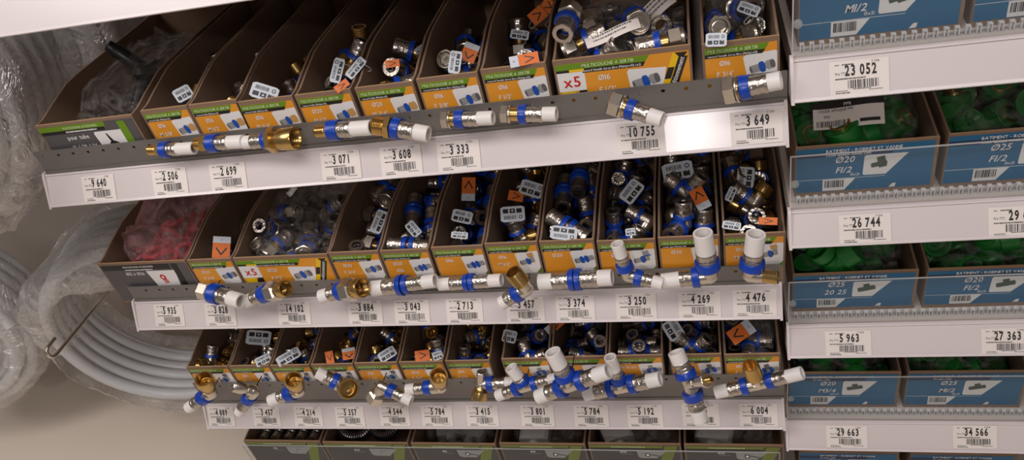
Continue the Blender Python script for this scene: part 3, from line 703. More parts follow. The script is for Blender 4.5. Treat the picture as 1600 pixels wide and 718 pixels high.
sample('sample with brass hexagon end just right of the smallest one', (326, 224), [((305, 225), 0, lambda s: male(9.5/s, .5, hexr=1.25)), ((381, 221), -.004, P_(11.5, f1=.02, f2=.28, f3=.58))], Ym-.001, 10, 'brass')
sample('sample with wide threaded brass end facing its neighbour over 2 699', (421, 219), [((462, 215.5), -.003, lambda s: [('hexagon', 'hex', 0, .24, 18/s, 'brass'), ('thread', 'cup', .18, 1, 18/s, 'brass')]), ((380, 222.5), 0, P_(11.5, f1=.02, f2=.22, f3=.66))], Ym-.004, 10, 'brass')
sample('sample with plain small brass end above the 3 071 tag', (514, 204), [((493, 205.5), 0, lambda s: male(9.5/s, .25, hexr=1.0)), ((581, 199), -.005, P_(13, f1=.02, f2=.26, f3=.55))], Ym-.001, 10, 'brass')
sample('sample with bright threaded brass hexagon above the 3 608 tag', (613, 199.5), [((583, 196), .002, lambda s: [('hexagon', 'hex', 0, .36, 17/s, 'brass'), ('thread', 'thread', .33, 1, 15/s, 'brass')]), ((670, 209.5), -.006, P_(14, f1=.02, f2=.24, f3=.62))], Ym-.004, 11, 'brass')
sample('sample with small dark loose nut above the 3 333 tag', (712, 186.5), [((690, 187.5), 0, lambda s: nut(13/s)), ((771, 184), -.004, P_(12, f1=.02, f2=.24, f3=.6))], Ym-.002, 9, 'brass')
sample('sample with pale loose nut between the 3 333 and 10 755 tags', (811, 178.5), [((782, 178), 0, lambda s: nut(13.5/s, c0=.5)), ((870, 178), -.004, P_(12.5, f1=.02, f2=.22, f3=.64))], Ym-.002, 9.5, 'brass')
sample('tilted sample with large loose nut hanging over the 10 755 tag', (979, 169), [((951, 160), .004, lambda s: nut(18/s, c0=.25)), ((1035, 187), -.014, P_(13.5, f1=.02, f2=.25, f3=.62))], Ym-.012, 11, 'brass')
sample('largest sample nut with blue ring at the right end of the upper strip', (1157, 138), [((1131, 143), .003, lambda s: nut(21/s, c0=.15)), ((1221, 125), -.006, P_(15.5, f1=.0, f2=.25, f3=.68))], Ym-.008, 12, 'nickel')
# middle strip
sample('tilted sample with pale nut at the left end of the middle strip', (331, 457), [((312, 452), .003, lambda s: nut(13/s, c0=.12)), ((377, 470), -.014, P_(13, f1=.0, f2=.28, f3=.62))], Ym-.014, 9)
sample('sample with nut mouth facing out beside the tilted one over 14 102', (419, 456.5), [((447, 450), -.012, lambda s: [('nut', 'hex', .1, .62, 15/s, 'nickel'), ('socket', 'cup', .4, 1, 13/s, 'brass')]), ((384, 471), -.004, P_(11.5, f1=-.02, f2=.3, f3=.66))], Ym-.010, 9)
sample('sample with large brass nut mouth above the 3 884 tag', (536, 453), [((566, 449), -.012, lambda s: [('nut', 'hex', .08, .62, 17/s, 'nickel'), ('socket', 'cup', .4, 1, 16/s, 'brass')]), ((501, 463), -.003, P_(12, f1=-.04, f2=.26, f3=.62))], Ym-.010, 10)
def coupl(r): return (lambda s: [('blue_ring', 'ring', .02, .17, r*1.3/s, 'blue_plastic'), ('press_sleeve', 'sleeve', .15, .62, r/s, 'sleeve_steel'), ('pipe_stub', 'pipe', .58, 1, r*.93/s, 'white_pipe')])
sample('long straight coupling with two blue rings above the 3 043 tag', (631, 444.5), [((582, 450.5), 0, coupl(13.5)), ((681, 438), -.003, coupl(11.5))], Ym-.003, 9, 'brass')
sample('straight coupling with two blue rings above the 2 713 tag', (734, 440.5), [((686, 444), 0, coupl(11)), ((784, 437), -.003, coupl(11))], Ym-.001, 8, 'brass')
sample('elbow with brass thread pointing up above the 3 457 tag', (822, 450), [((801, 424), -.002, lambda s: [('thread', 'thread', .3, 1, 14/s, 'brass')]), ((783, 474), -.010, P_(11.5, f1=.24, f2=.5, f3=.8, pr=.97))], Ym-.016, 12.5)
sample('straight coupling with two blue rings above the 3 374 tag', (899, 436.5), [((842, 440.5), 0, coupl(14)), ((957, 433), -.003, coupl(14))], Ym-.003, 10, 'brass')
sample('small elbow with two white pipe ends above the 3 250 tag', (981, 430), [((964, 380), .004, P_(11, f1=.2, f2=.4, f3=.62)), ((1036, 443), -.010, P_(11, f1=.2, f2=.42, f3=.7))], Ym-.016, 10)
sample('large elbow with one pipe up above the 4 269 tag', (1108, 430), [((1098, 363), .004, P_(15.5, f1=.18, f2=.36, f3=.56, pr=.96)), ((1034, 439), -.002, P_(13.5, f1=.2, f2=.36, f3=.62))], Ym-.016, 13)
sample('large elbow with brass thread right end above the 4 476 tag', (1173, 428), [((1181, 365), .004, P_(15.5, f1=.18, f2=.36, f3=.56, pr=.96)), ((1216, 434), -.010, lambda s: [('hexagon', 'solid', .3, .48, 12/s, 'nickel'), ('thread', 'thread', .46, 1, 11/s, 'brass')])], Ym-.016, 13)
# lower strip
sample('elbow with brass socket tilted up above the 4 889 tag', (329, 613), [((318, 591), -.010, lambda s: [('socket', 'cup', .25, 1, 13.5/s, 'brass')]), ((294, 637), -.014, P_(10, f1=.16, f2=.42, f3=.74))], Ym-.020, 10.5)
sample('small elbow with open socket to the left over the 3 457 tag', (396, 611), [((366, 602), -.006, lambda s: [('socket', 'cup', .25, 1, 10/s, 'nickel')]), ((373, 645), -.016, P_(9, f1=.2, f2=.44, f3=.78))], Ym-.020, 9.5)
sample('elbow with upright brass socket mouth above the 4 214 tag', (466, 609), [((458, 592), -.014, lambda s: [('socket', 'cup', .2, 1, 14/s, 'brass')]), ((422, 626), -.012, P_(10.5, f1=.18, f2=.42, f3=.68))], Ym-.018, 11)
sample('elbow with round brass mouth facing out above the 5 357 tag', (539, 603), [((545, 607), -.030, lambda s: [('socket', 'cup', .3, 1, 16/s, 'brass')]), ((495, 581), .002, P_(10.5, f1=.28, f2=.48, f3=.72))], Ym-.008, 12)
sample('elbow with dark loose nut pointing down above the 4 544 tag', (596, 603), [((584, 625), -.004, lambda s: [('collar', 'solid', .0, .5, 9/s, 'nickel'), ('nut', 'hex', .42, 1, 13/s, 'nickel')]), ((643, 626), -.014, P_(9.5, f1=.22, f2=.44, f3=.72))], Ym-.014, 9.5)
sample('elbow with brass cup facing up above the left 5 784 tag', (688, 603), [((685, 586), -.016, lambda s: [('socket', 'cup', .2, 1, 14/s, 'brass')]), ((635, 608), -.003, P_(9.5, f1=.26, f2=.46, f3=.74))], Ym-.012, 11)
sample('wall elbow with brass socket pointing down above the 3 415 tag', (752, 600), [((748, 624), -.016, lambda s: [('socket', 'cup', .2, 1, 12.5/s, 'brass')]), ((752, 580), .004, lambda s: [('wall_lug', 'solid', .1, 1, 7/s, 'nickel')]), ((804, 597), 0, P_(10, f1=.2, f2=.38, f3=.74))], Ym-.001, 9)
sample('smallest tee with three white pipe ends, left of the large tees', (821, 602.5), [((777, 618), -.002, P_(10, f1=.22, f2=.38, f3=.72)), ((874, 589.5), .0, P_(10, f1=.22, f2=.38, f3=.72)), ((798, 573), .006, P_(11, f1=.16, f2=.36, f3=.5))], Ym-.020, 9)
sample('largest tee with three white pipe ends, above 5 784 and 3 801', (891, 600), [((840, 620), -.002, P_(13, f1=.2, f2=.38, f3=.68)), ((951, 579.5), -.002, P_(13, f1=.22, f2=.38, f3=.66)), ((863, 549), .010, P_(13.5, f1=.2, f2=.38, f3=.58, pr=.97))], Ym-.052, 11.5)
sample('tee with narrow upright pipe above the 5 192 tag', (970.5, 603), [((913, 615), -.002, P_(12.5, f1=.2, f2=.36, f3=.7)), ((1032, 591), -.002, P_(12.5, f1=.22, f2=.38, f3=.68)), ((953, 557), .006, P_(10.5, f1=.16, f2=.36, f3=.56))], Ym-.016, 11)
sample('upright tee standing vertically with its lower end over a price tag', (1078, 599), [((1056, 549), .022, P_(13.5, f1=.22, f2=.42, f3=.68, pr=.98)), ((1094, 656), -.022, P_(13, f1=.22, f2=.42, f3=.7, pr=.98)), ((1112, 592), -.016, lambda s: [('collar', 'solid', .25, .75, 9.5/s, 'nickel'), ('flange', 'solid', .68, .8, 11.5/s, 'nickel'), ('tip', 'thread', .78, 1, 5/s, 'brass')])], Ym-.026, 11)
sample('tee with brass socket upward above the 6 004 tag, rightmost', (1183, 599), [((1117, 613), -.004, P_(11.5, f1=.22, f2=.38, f3=.68)), ((1254, 582), -.006, P_(10.5, f1=.22, f2=.38, f3=.68, pr=1.0)), ((1172, 570), -.010, lambda s: [('collar', 'solid', .1, .4, 9/s, 'nickel'), ('socket', 'thread', .36, 1, 13/s, 'brass')])], Ym-.020, 10)

# ------------------------------------------------------------------ coils of pipe on long hooks
def wob(p, f, s=0): return noise.fractal(Vector(p)*f+Vector((s*3.1, s*1.7, s*.9)), 1.0, 2.0, 4)
def coil(label, c, R, a, b, T, w, pr, seed, gap=None, droop=0, film_seg=(110, 22), front_bulge=0, thick=.006):
    """pipe wound in rows (axial) and layers (radial), wrapped in a film sleeve round the ring"""
    c = Vector(c); e1 = Vector((math.cos(a), math.sin(a), 0)); n0 = Vector((math.sin(a), -math.cos(a), 0))
    e2 = Vector((0, 0, 1))*math.cos(b)+n0*math.sin(b); n = e1.cross(e2)
    M = frame(c, e1, e2, n)
    root = thing('pipe_coil', label, 'pipe coil', M, None)
    r_ = random.Random(seed)
    rows = max(1, int(T/(pr*2.02))); lay = max(1, int(w/(pr*1.9)))
    path = []; N = 56
    for L in range(lay):
        rad = R-pr-L*pr*1.86
        for k in range(rows):
            zc = T/2-pr-k*pr*2.03 if L % 2 == 0 else -(T/2-pr)+k*pr*2.03
            zc += pr*(.5 if L % 2 else 0)*(1 if L % 2 == 0 else -1)*0
            jr = r_.uniform(-.004, .003); jx = r_.uniform(-.004, .004); jy = r_.uniform(-.004, .004)
            for i in range(N):
                t = 2*PI*i/N; dz = 2.03*pr*(i/N)*(-1 if L % 2 == 0 else 1)*(1 if k < rows-1 else 0)
                path.append(((rad+jr*math.sin(t))*math.cos(t)+jx*math.sin(t), (rad+jr*math.cos(t*2))*math.sin(t)+jy*math.sin(t/2), zc+dz))
    p = MB(); p.tube(path, pr, 'pipe_skin', 9); p.build('pipe', root, 60)
    nu, nv = film_seg
    hw, hz = w/2+thick, T/2+thick; rc = R-w/2
    vs = []; fs = []
    for i in range(nu):
        t = 2*PI*i/nu
        for j in range(nv):
            q = 2*PI*j/nv; cq, sq = math.cos(q), math.sin(q)
            e = .55
            x = (hw if cq > 0 else w/2+.002)*math.copysign(abs(cq)**e, cq); z = hz*math.copysign(abs(sq)**e, sq)
            P = Vector(((rc+x)*math.cos(t), (rc+x)*math.sin(t), z))
            k = wob(P, 14, seed)*.012+abs(wob(P, 34, seed+5))*.006
            o = Vector((cq*math.cos(t), cq*math.sin(t), sq))
            P += o*(max(-.004, k) if cq > -.3 else min(.0015, max(-.002, k)))
            if front_bulge and z > 0:
                g = max(0, math.sin(t-.0)-.1)*front_bulge; P.z += g*(1+.4*wob(P, 9, seed+2)); P.y += g*.25
            if droop: P.y -= max(0, -math.sin(t))*max(0, cq)*droop*(1+.6*wob(P, 20, seed+9))
            vs.append(P)
    for i in range(nu):
        t = 2*PI*(i+.5)/nu
        for j in range(nv):
            if gap and gap(t, 2*PI*(j+.5)/nv): continue
            A, B = i*nv+j, ((i+1) % nu)*nv+j; j2 = (j+1) % nv
            fs.append((A, B, ((i+1) % nu)*nv+j2, i*nv+j2))
    f = MB(); f.add(vs, fs, 'coil_film'); f.build('film_wrap', root, 180)
    return root
coil('white pipe coil nearest the aisle, mostly beyond the left picture edge', (-.295, -.088, .185), .253, .10, .03, .155, .120, .0132, 7, droop=.03)
coil('white pipe coil in clear film at the top left, middle one on its hook', (-.295, .115, .185), .253, .10, .03, .165, .120, .0132, 1, droop=.03)
coil('white pipe coil in clear film at the top left, behind another coil', (-.295, .345, .168), .268, .10, .03, .17, .120, .0132, 4, droop=.03)
def gap2(t, q):      # the sleeve is torn open low on the front inner side
    inner = math.cos(q) < .2; front = math.sin(q) > -.35
    return inner and front and (PI*.98 < t < PI*1.75)
coil('white pipe coil in torn clear film hanging on the looped hook', (-.288, .335, -.523), .250, .22, .04, .18, .052, .0138, 2, gap=gap2, front_bulge=.085, droop=.012, thick=.012)
coil('white pipe coil cut by the left picture edge, lowest on the left', (-.835, .24, -.455), .235, .24, .04, .16, .110, .0132, 3, droop=.01)
def hook(label, x, z, y0, loop):
    t = thing('display_hook', label, 'hook', (x, WALL_Y, z))
    m = MB(); path = [(0, 0, 0), (0, y0-WALL_Y+.012, 0)]
    if loop:
        for i in range(9):
            q = -PI/2+PI*i/8; path.append((0, y0-WALL_Y+.011-.011*math.cos(q), .0115+.0115*math.sin(q)))
        path.append((0, y0-WALL_Y+.03, .0235))
    m.tube(path, .0032, 'nickel', 10); m.build('prong', t, 60)
    p = MB(); p.box((-.02, -.004, -.03), (.02, -.0005, .03), 'dark_steel'); p.build('backplate', t)
hook('steel hook with looped tip holding the torn pipe coil', -.2232, -.3235, .0, True)
hook('steel hook holding the three pipe coils at the top left', -.295, .3060, -.19, False)
hook('steel hook holding the pipe coil at the left edge', -.835, -.3430, .14, False)

# ------------------------------------------------------------------ fittings heaped in the bins
# settled poses: x y z in millimetres inside the bin, then the rotation quaternion
PILES = {
 'a1': ('male', 1.0, '28.2 74 17.4 0.975 -0.218 0.009 -0.042;45.9 159.1 16.7 0.11 -0.459 -0.857 0.206;43.8 96.8 31.6 0.128 0.04 0.96 0.245;44.5 120.8 17.4 0.09 0.005 0.058 0.994;41.9 17.4 16.7 0.001 -0 0.079 -0.997;20.4 176.2 49.5 0.168 0.614 -0.209 0.742;41.2 45.9 16.7 0 0.004 -0.997 -0.079;16.9 88.2 49.2 0.681 -0.274 0.423 -0.531;17.5 150.4 25.4 0.316 -0.632 -0.316 -0.632;27.1 17.4 43 0.52 -0.85 -0.048 -0.072;27.3 45.7 43.1 0.078 0.992 0.043 0.09;51.5 149 42.8 0.67 0.014 -0.094 0.736'),
 'a2': ('male', 1.0, '52.3 160.8 16.7 0.653 -0.271 -0.271 0.653;19.8 115.6 17.3 0.152 -0.76 -0.605 0.183;42.7 17.4 17.3 0.017 0.045 0.38 -0.924;54 53 17.8 0.74 0.021 0.058 0.67;46 107.4 21.8 0.819 0.172 0.253 0.485;23.7 176.1 32.4 0.706 0.03 0.706 -0.03;17.4 47.2 25.3 0.018 0.707 -0.601 0.373;28.3 145.6 40.1 0.955 0.226 -0.069 -0.18;28 79.2 40.9 0.495 0.041 -0.512 0.701;38.3 44.8 48 0.802 0.499 -0.059 -0.322;54.7 78.7 53.6 0.105 -0.671 0.573 -0.459;46.3 162.2 57 0.003 -0.836 -0.39 0.385'),
 'a3': ('male', 1.0, '17.4 136.4 16.7 0.06 0.733 -0.676 -0.051;43.6 17.3 25.4 0.436 0.557 -0.436 0.557;61.6 51.2 33 0.213 0.675 -0.271 -0.652;17.4 45.5 16.7 0.623 0.35 -0.389 -0.582;61.7 125.5 17.1 0.433 0.521 -0.601 -0.423;24.6 90.6 27.8 0.345 -0.452 -0.779 -0.264;55.5 80.3 27.8 0.534 0.083 -0.598 0.592;27.6 175.7 16.7 0.234 -0.972 -0.006 0.001;30.8 158 39.3 0.227 0.865 -0.146 -0.422;32.6 51.6 38.2 0.304 -0.492 0.371 -0.727;26.3 128.5 44.2 0.887 -0.122 0.322 -0.308;62.1 134.2 43.7 0.246 -0.673 -0.634 0.293'),
 'a4': ('male', 1.08, '19.1 161.8 18.2 0.593 0.315 -0.348 -0.655;57.4 118.5 17.7 0.082 0.673 -0.735 -0.032;38.3 138.8 36.4 0.654 -0.483 -0.356 0.461;25.2 175.5 63.1 0.027 -0.659 0.081 0.747;40.4 70.4 18.4 0.162 -0.06 -0.07 0.982;38.7 25.5 17.8 0.949 0.228 0.051 0.213;18.5 46.6 28.5 0.317 -0.66 -0.234 -0.64;18.5 91.8 40.6 0.665 -0.241 -0.141 -0.693;57.3 35.3 45.7 0.412 -0.583 -0.588 0.379;57.4 128.5 56 0.468 -0.53 0.667 -0.236;17.8 128.5 60.3 0.672 0.225 0.314 0.631;44.8 97.1 70.9 0.294 0.832 0.061 0.466'),
 'a5': ('male', 1.08, '19 110.9 17.8 0.442 0.518 0.557 0.475;48 175.4 27.2 0.165 0.688 -0.165 0.688;57.6 76.2 34.7 0.567 -0.423 0.567 0.423;37.5 44.3 17.8 0.038 0.093 -0.919 -0.381;57.4 129.5 17.7 0.291 0.645 -0.661 -0.25;40.2 17.7 32 0.383 -0.923 -0.027 0.037;37 136.9 39 0.605 0.369 -0.373 -0.599;39 24.7 60.3 0.083 -0.975 -0.207 0.014;45.7 110 65.9 0.235 -0.007 -0.964 -0.123;18.6 56.3 41.6 0.099 -0.679 -0.535 0.493;30.2 80.1 57.4 0.657 0.229 -0.595 -0.402;17.8 173.9 34.7 0.688 0.164 0.688 -0.164'),
 'a6': ('nut', 1.0, '38.3 61 17.7 0.233 -0.972 -0.034 0.008;18.1 162 17.4 0.631 -0.225 0.312 -0.674;47.3 30.6 27.3 0.311 0.31 -0.112 -0.891;29.3 118.9 28.3 0.635 -0.379 -0.643 -0.202;58 118.4 34 0.719 0.032 0.688 0.089;57.6 175 25.4 0.57 0.418 -0.57 0.418;43.8 90.2 19.8 0.072 0.044 -0.922 -0.377;46 69.9 45.1 0.238 0.047 -0.265 -0.933;49.2 146.4 39.1 0.49 0.699 -0.376 0.362;17.7 30 41.5 0.27 0.653 -0.603 0.369;17.7 158.5 46.4 0.652 -0.158 -0.233 0.704;18 83.5 59.5 0.194 0.68 0.66 -0.252'),
 'a7': ('nut', 1.0, '31.3 157.2 17.4 0.834 0.521 -0.05 -0.174;47.1 28.8 17.4 0.422 -0.413 -0.502 0.632;58.9 175 32.4 0.115 0.698 0.115 -0.698;17.8 26.9 18.1 0.657 -0.134 -0.109 0.734;25.1 70.5 29.6 0.512 -0.226 -0.577 -0.595;59.3 65.4 29.3 0.681 0.259 0.56 0.394;36.8 122.5 17.6 0.383 0.923 0.034 -0.002;47.6 146 43.9 0.367 -0.21 -0.477 0.771;41.9 100.6 36.1 0.055 -0.053 0.886 -0.458;39.1 33.8 45.4 0.069 0.084 0.949 0.297;17.7 139.5 50.3 0.182 -0.68 -0.529 -0.474;43.9 69.6 56.5 0.486 0.513 -0.686 -0.172'),
 'a8': ('nut', 1.08, '132.4 29.2 18.5 0.314 0.673 0.632 0.222;28.7 35.6 18.8 0.28 0.677 -0.629 -0.26;73.9 123.8 19.4 0 -0 -0.165 -0.986;18.7 111.2 32.9 0.67 0.041 -0.475 -0.569;32.2 84.3 18.5 0.215 -0.946 -0.219 0.101;78.3 18.7 28 0.29 -0.658 -0.25 -0.648;52.4 19.3 67.2 0.933 -0.058 -0.346 -0.077;115.4 92.4 18.5 0.995 -0.08 0.047 0.025;60.2 59.9 28 0.441 -0.545 -0.692 0.172;104.2 53.5 26.7 0.54 -0.736 -0.407 0.042;131.8 124.7 28.6 0.713 0.022 -0.695 0.09;18.9 43.8 49.4 0.073 -0.703 0.706 -0.031;92.3 111.9 49.1 0.348 -0.195 0.726 -0.56;60.4 123.7 58 0.456 0.492 -0.505 0.544;33.6 108.4 67.1 0.51 0.691 -0.037 -0.511;115 29.9 52.3 0.958 0.099 0.045 -0.267;87.7 60.8 56.9 0.675 0.547 0.423 0.259;39.8 64.6 75.2 0.35 0.77 -0.022 -0.533;72.6 93.6 72.5 0.8 0.363 0.075 0.471;122.9 18.6 80.7 0.058 -0 0.529 -0.847;132.7 86.7 53.7 0.653 -0.353 0.065 -0.667;31.1 35.8 84.7 0.206 -0.964 -0.115 -0.123;132.9 122.8 85.7 0.698 0.115 -0.674 0.211;18.5 39.6 113.1 0.289 -0.606 0.699 -0.246;113.4 78.9 79.2 0.538 0.575 -0.544 -0.292;92.5 53.7 96.4 0.307 0.541 0.743 0.246'),
 'a9': ('nut', 1.05, '60.2 84.4 18.1 0.36 -0.649 -0.552 0.381;29.8 145.5 18.1 0.458 -0.697 0.49 -0.252;42.1 18.8 19.1 0.879 -0.477 -0 0;30.9 99.2 29.3 0.207 -0.926 -0.083 -0.303;27.1 39.4 41.3 0.427 0.72 0.5 -0.223;50.4 184.4 26.7 0.64 0.3 -0.636 0.311;18.5 133.8 44.2 0.556 0.374 0.223 0.708;43.3 72 46.8 0.137 -0.14 0.56 0.805;57.1 31.7 45.6 0.182 -0.759 -0.342 0.523;60.3 143 27.4 0.211 0.712 -0.657 0.132;60.3 149.4 57 0.675 0.309 -0.441 -0.505;18.1 71.4 68.4 0.653 0.156 0.388 0.631;43.7 102.1 72.2 0.568 0.65 -0.475 -0.169;18.7 184.1 26.5 0.555 -0.438 -0.555 -0.438;41.5 148.5 80.4 0.059 0.559 0.751 -0.347'),
 'b1': ('nut', 1.0, '51.2 18.4 29.5 0.448 -0.73 -0.27 -0.44;35 116.6 17.4 0.851 0.518 0.077 0.032;51.2 57.7 17.4 0.025 -0.044 0.234 0.971;59.7 175.5 25.4 0.268 -0.654 -0.268 -0.654;42.2 87 17.4 0.919 -0.384 0.019 0.081;17.6 43.1 34.5 0.584 -0.381 -0.654 0.295;38.2 33.7 52.8 0.078 0.878 0.442 -0.165;32.3 160.2 17.7 0.381 -0.03 -0.073 0.921;29.3 135.9 39.1 0.126 0.974 -0.174 0.076'),
 'b2': ('nut', 1.05, '19 85.4 18.4 0.054 0.684 -0.725 -0.057;138.3 35.9 18.1 0.238 0.666 -0.639 -0.302;105.1 105.4 18.8 0.583 -0.662 -0.312 0.352;45.7 54.6 18.1 0.491 0.347 -0.392 -0.696;102.5 43.4 18.4 0.664 -0.052 0.059 -0.744;139.3 116.4 36.1 0.713 -0.203 0.667 -0.08;71.2 29.2 18.1 0.75 -0.091 -0.014 0.655;36.6 123.6 26.5 0.702 -0.085 -0.702 -0.085;138.3 73.4 35.5 0.516 0.484 0.595 -0.381;79.5 124.1 28.2 0.23 -0.935 -0.08 -0.258;29.1 18.1 39.7 0.229 0.969 -0.062 0.075;77.6 89.7 47.1 0.775 -0.226 0.348 -0.477;49.2 93 33 0.7 -0.608 0.278 0.25;25.3 45.2 59.3 0.073 0.805 0.123 -0.575;71.8 36.7 47 0.139 0.862 -0.486 -0.039;119.6 27.4 40.4 0.252 0.662 0.643 0.29;120.4 96 53.3 0.233 0.812 -0.181 0.504;115.8 124.9 71.5 0.498 0.806 -0.158 0.278;35.3 124.4 72 0.071 0.008 0.76 0.646;53.1 36 74 0.6 0.618 0.321 0.394;18.4 86.5 70.9 0.404 -0.58 0.096 -0.701;102 34.6 64.2 0.341 0.498 0.777 0.178'),
 'b3': ('nut', 1.05, '28.5 80.2 18.2 0.995 -0.062 0.052 -0.051;48.3 204.3 18.2 0.044 0.012 0.76 0.648;50.5 136.5 18.1 0.032 -0.052 -0.077 0.995;44.8 167.5 18.1 0.063 -0.054 0.97 -0.229;30 18.8 18.8 0.943 0.33 0.048 -0.017;28.3 49.2 18.7 0.328 -0.943 0.05 0.037;49.7 204.9 49.2 0.058 -0.072 0.103 0.99;49 148.6 46.4 0.058 0.116 0.736 -0.664;38.9 108.6 23.2 0.989 -0.057 0.115 -0.077;42.5 61.8 43.1 0.986 0.025 0.162 -0.029;29.4 178.5 43.4 0.929 0.354 -0.11 -0.01;49.5 91.5 46.3 0.088 -0.054 -0.993 -0.051;28.1 171.8 72.5 0.251 -0.82 -0.512 0.047;29.5 123.9 55 0.657 0.744 -0.059 -0.107;34.1 18.1 57.4 0.569 0.526 -0.504 0.381;53.4 142.6 79.8 0.591 0.477 0.477 0.443'),
 'b4': ('coupling', 1.0, '38.8 173.4 16.9 0.022 -0.002 -0.079 0.997;38.3 18.6 16.9 0.922 -0.382 -0.022 0.053;55.5 121.6 16.9 0.615 -0.255 0.286 -0.69;39.1 225.6 16.9 0.234 -0.972 -0 -0;39 199.5 25.2 0.996 -0.078 0.035 -0.008;20.1 103.3 16.9 0.492 -0.42 -0.495 0.58;17.4 39.8 32.2 0.58 0.405 -0.682 -0.187;35.7 119.4 43.9 0.006 0.019 -0.587 -0.809;36.4 151.4 34.6 0.723 0.655 -0.076 0.207;41 33.9 55.9 0.203 0.341 0.202 0.896;41.9 60.4 34.1 0.878 0.22 0.365 -0.217;38.4 17.6 78.6 0.073 -0.008 -0.991 -0.113;36.2 91 43.1 0.03 0.998 0.027 -0.048;36.4 141 61.2 0.145 -0.001 0.812 0.565;55.6 76.7 65.3 0.547 -0.508 0.623 -0.236;19.5 106 74.2 0.216 0.724 -0.573 -0.317;35.5 222.6 44.3 0.001 0.014 -0.997 -0.079'),
 'b5': ('coupling', 1.0, '37.1 17.6 16.9 0.853 0.522 0 0;39 138.2 16.9 0.013 -0.011 -0.649 0.76;39.7 46 17.4 0 -0 0.703 -0.711;32 199.8 16.9 0.436 0.105 -0.209 -0.869;17 225.6 34.4 0.044 0.706 -0.044 0.706;40.8 74.3 17.2 0.012 -0.009 0.924 0.383;58.2 191.8 30.1 0.364 -0.606 -0.706 -0.038;32.9 34.2 44.3 0.534 -0.743 0.326 -0.237;17.5 95.6 32.7 0.693 -0.14 0.359 0.609;18.6 179.7 54.9 0.35 0.559 0.749 -0.066;35.6 158.7 36 0.041 -0.049 -0.384 0.921;43.8 114 31.7 0.332 -0.826 0.399 0.222;30.1 207 77.9 0.744 0.466 0.456 -0.147;57.8 72.4 45.5 0.671 0.16 -0.093 -0.718;34.7 95.2 66.3 0.873 -0.348 -0.037 -0.34;57.6 134.8 59.5 0.689 0.234 -0.087 -0.68;58.9 195.2 75.3 0.705 -0.056 0.602 -0.37'),
 'b6': ('elbow_m', 0.95, '42.2 46 17.6 0.371 -0.379 0.634 -0.562;59.9 212.5 11.6 0.622 -0.217 -0.305 -0.688;28 175.5 15.3 0.707 0.699 -0.104 -0.019;30 75 14.7 0.704 -0.684 -0.181 0.068;56.2 127.3 15 0.66 -0.357 -0.61 0.253;30.5 161.3 39.2 0.463 0.173 -0.517 -0.699;46.6 13.6 36.1 0.789 -0.309 -0.528 0.056;25.3 60.5 31.9 0.278 0.5 -0.82 0.025;33 224 38.3 0.079 0.429 -0.002 0.9;37.8 47.8 53.8 0.05 0.609 0.191 0.768;37.6 198.8 40.7 0 0 0.001 -1;50.5 112.3 31.5 0.033 0.048 -0.457 0.887;14 95.7 53.6 0.585 -0.497 -0.147 -0.624;46.5 134.3 45.9 0.432 0.481 -0.175 0.742;48.8 71.3 42.9 0.801 -0.186 -0.524 0.223'),
 'b7': ('coupling', 1.06, '37.3 208.6 30.4 0.294 0.91 0.046 0.29;18.5 155.2 17.9 0.456 0.541 -0.535 -0.463;31.3 95.2 17.7 0.474 0.114 -0.204 -0.849;37.3 234.6 61 0.9 0.433 -0.024 0.039;51.8 164.1 18.8 0.2 0.593 -0.707 -0.329;55 37.6 18.4 0.325 -0.581 0.624 -0.409;46.4 57.7 51.6 0.087 0.53 0.492 -0.685;19.5 140.3 46.4 0.388 -0.555 0.649 -0.345;29.4 24.7 37.4 0.79 0.334 -0.513 0.035;17.7 71.4 57 0.7 0.097 0.427 0.564;55.2 149.2 53.1 0.646 -0.143 -0.579 0.477;37.3 204.6 70.9 0.846 0.444 0.094 -0.278;37.3 29 89.4 0.063 0.287 0.608 0.738;53.1 100.5 46.1 0.536 -0.555 0.636 -0.003;17.9 128.3 74.9 0.496 -0.514 0.559 -0.421;42.4 139.1 91.7 0.482 -0.521 -0.553 0.436;37.3 234.7 98.1 0.882 0.468 0.04 -0.028'),
 'b8': ('elbow', 0.95, '65.4 207.4 19 0.216 -0.34 -0.671 0.622;51.2 122.1 14.4 0.066 0.18 0.608 0.771;34.5 39.4 31.4 0.327 -0.873 -0.1 0.349;41.3 18.2 11 0.022 -0.382 0.054 -0.922;18.8 98.8 12.6 0.599 0.284 -0.4 0.633;41.6 118.9 40 0.626 -0.594 0.086 -0.497;50.5 76.2 14.4 0.817 -0.144 -0.212 0.517;19.9 169 11.4 0.615 -0.188 -0.349 -0.682;37.4 126.1 62.4 0.828 0.03 -0.494 0.263;25.5 213.5 30.7 0.318 0.476 -0.03 0.819;16.7 71.1 46.5 0.707 -0.043 -0.04 -0.705;39.9 160.1 31.5 0.586 -0.433 -0.382 -0.569;43.2 228.7 65.6 0.891 0.171 -0.219 -0.36;17.9 181 50.5 0.613 -0.361 -0.174 -0.681;64.3 65.1 64 0.254 -0.115 -0.917 0.284;36.3 28.5 49.5 0.88 0.128 -0.392 0.237'),
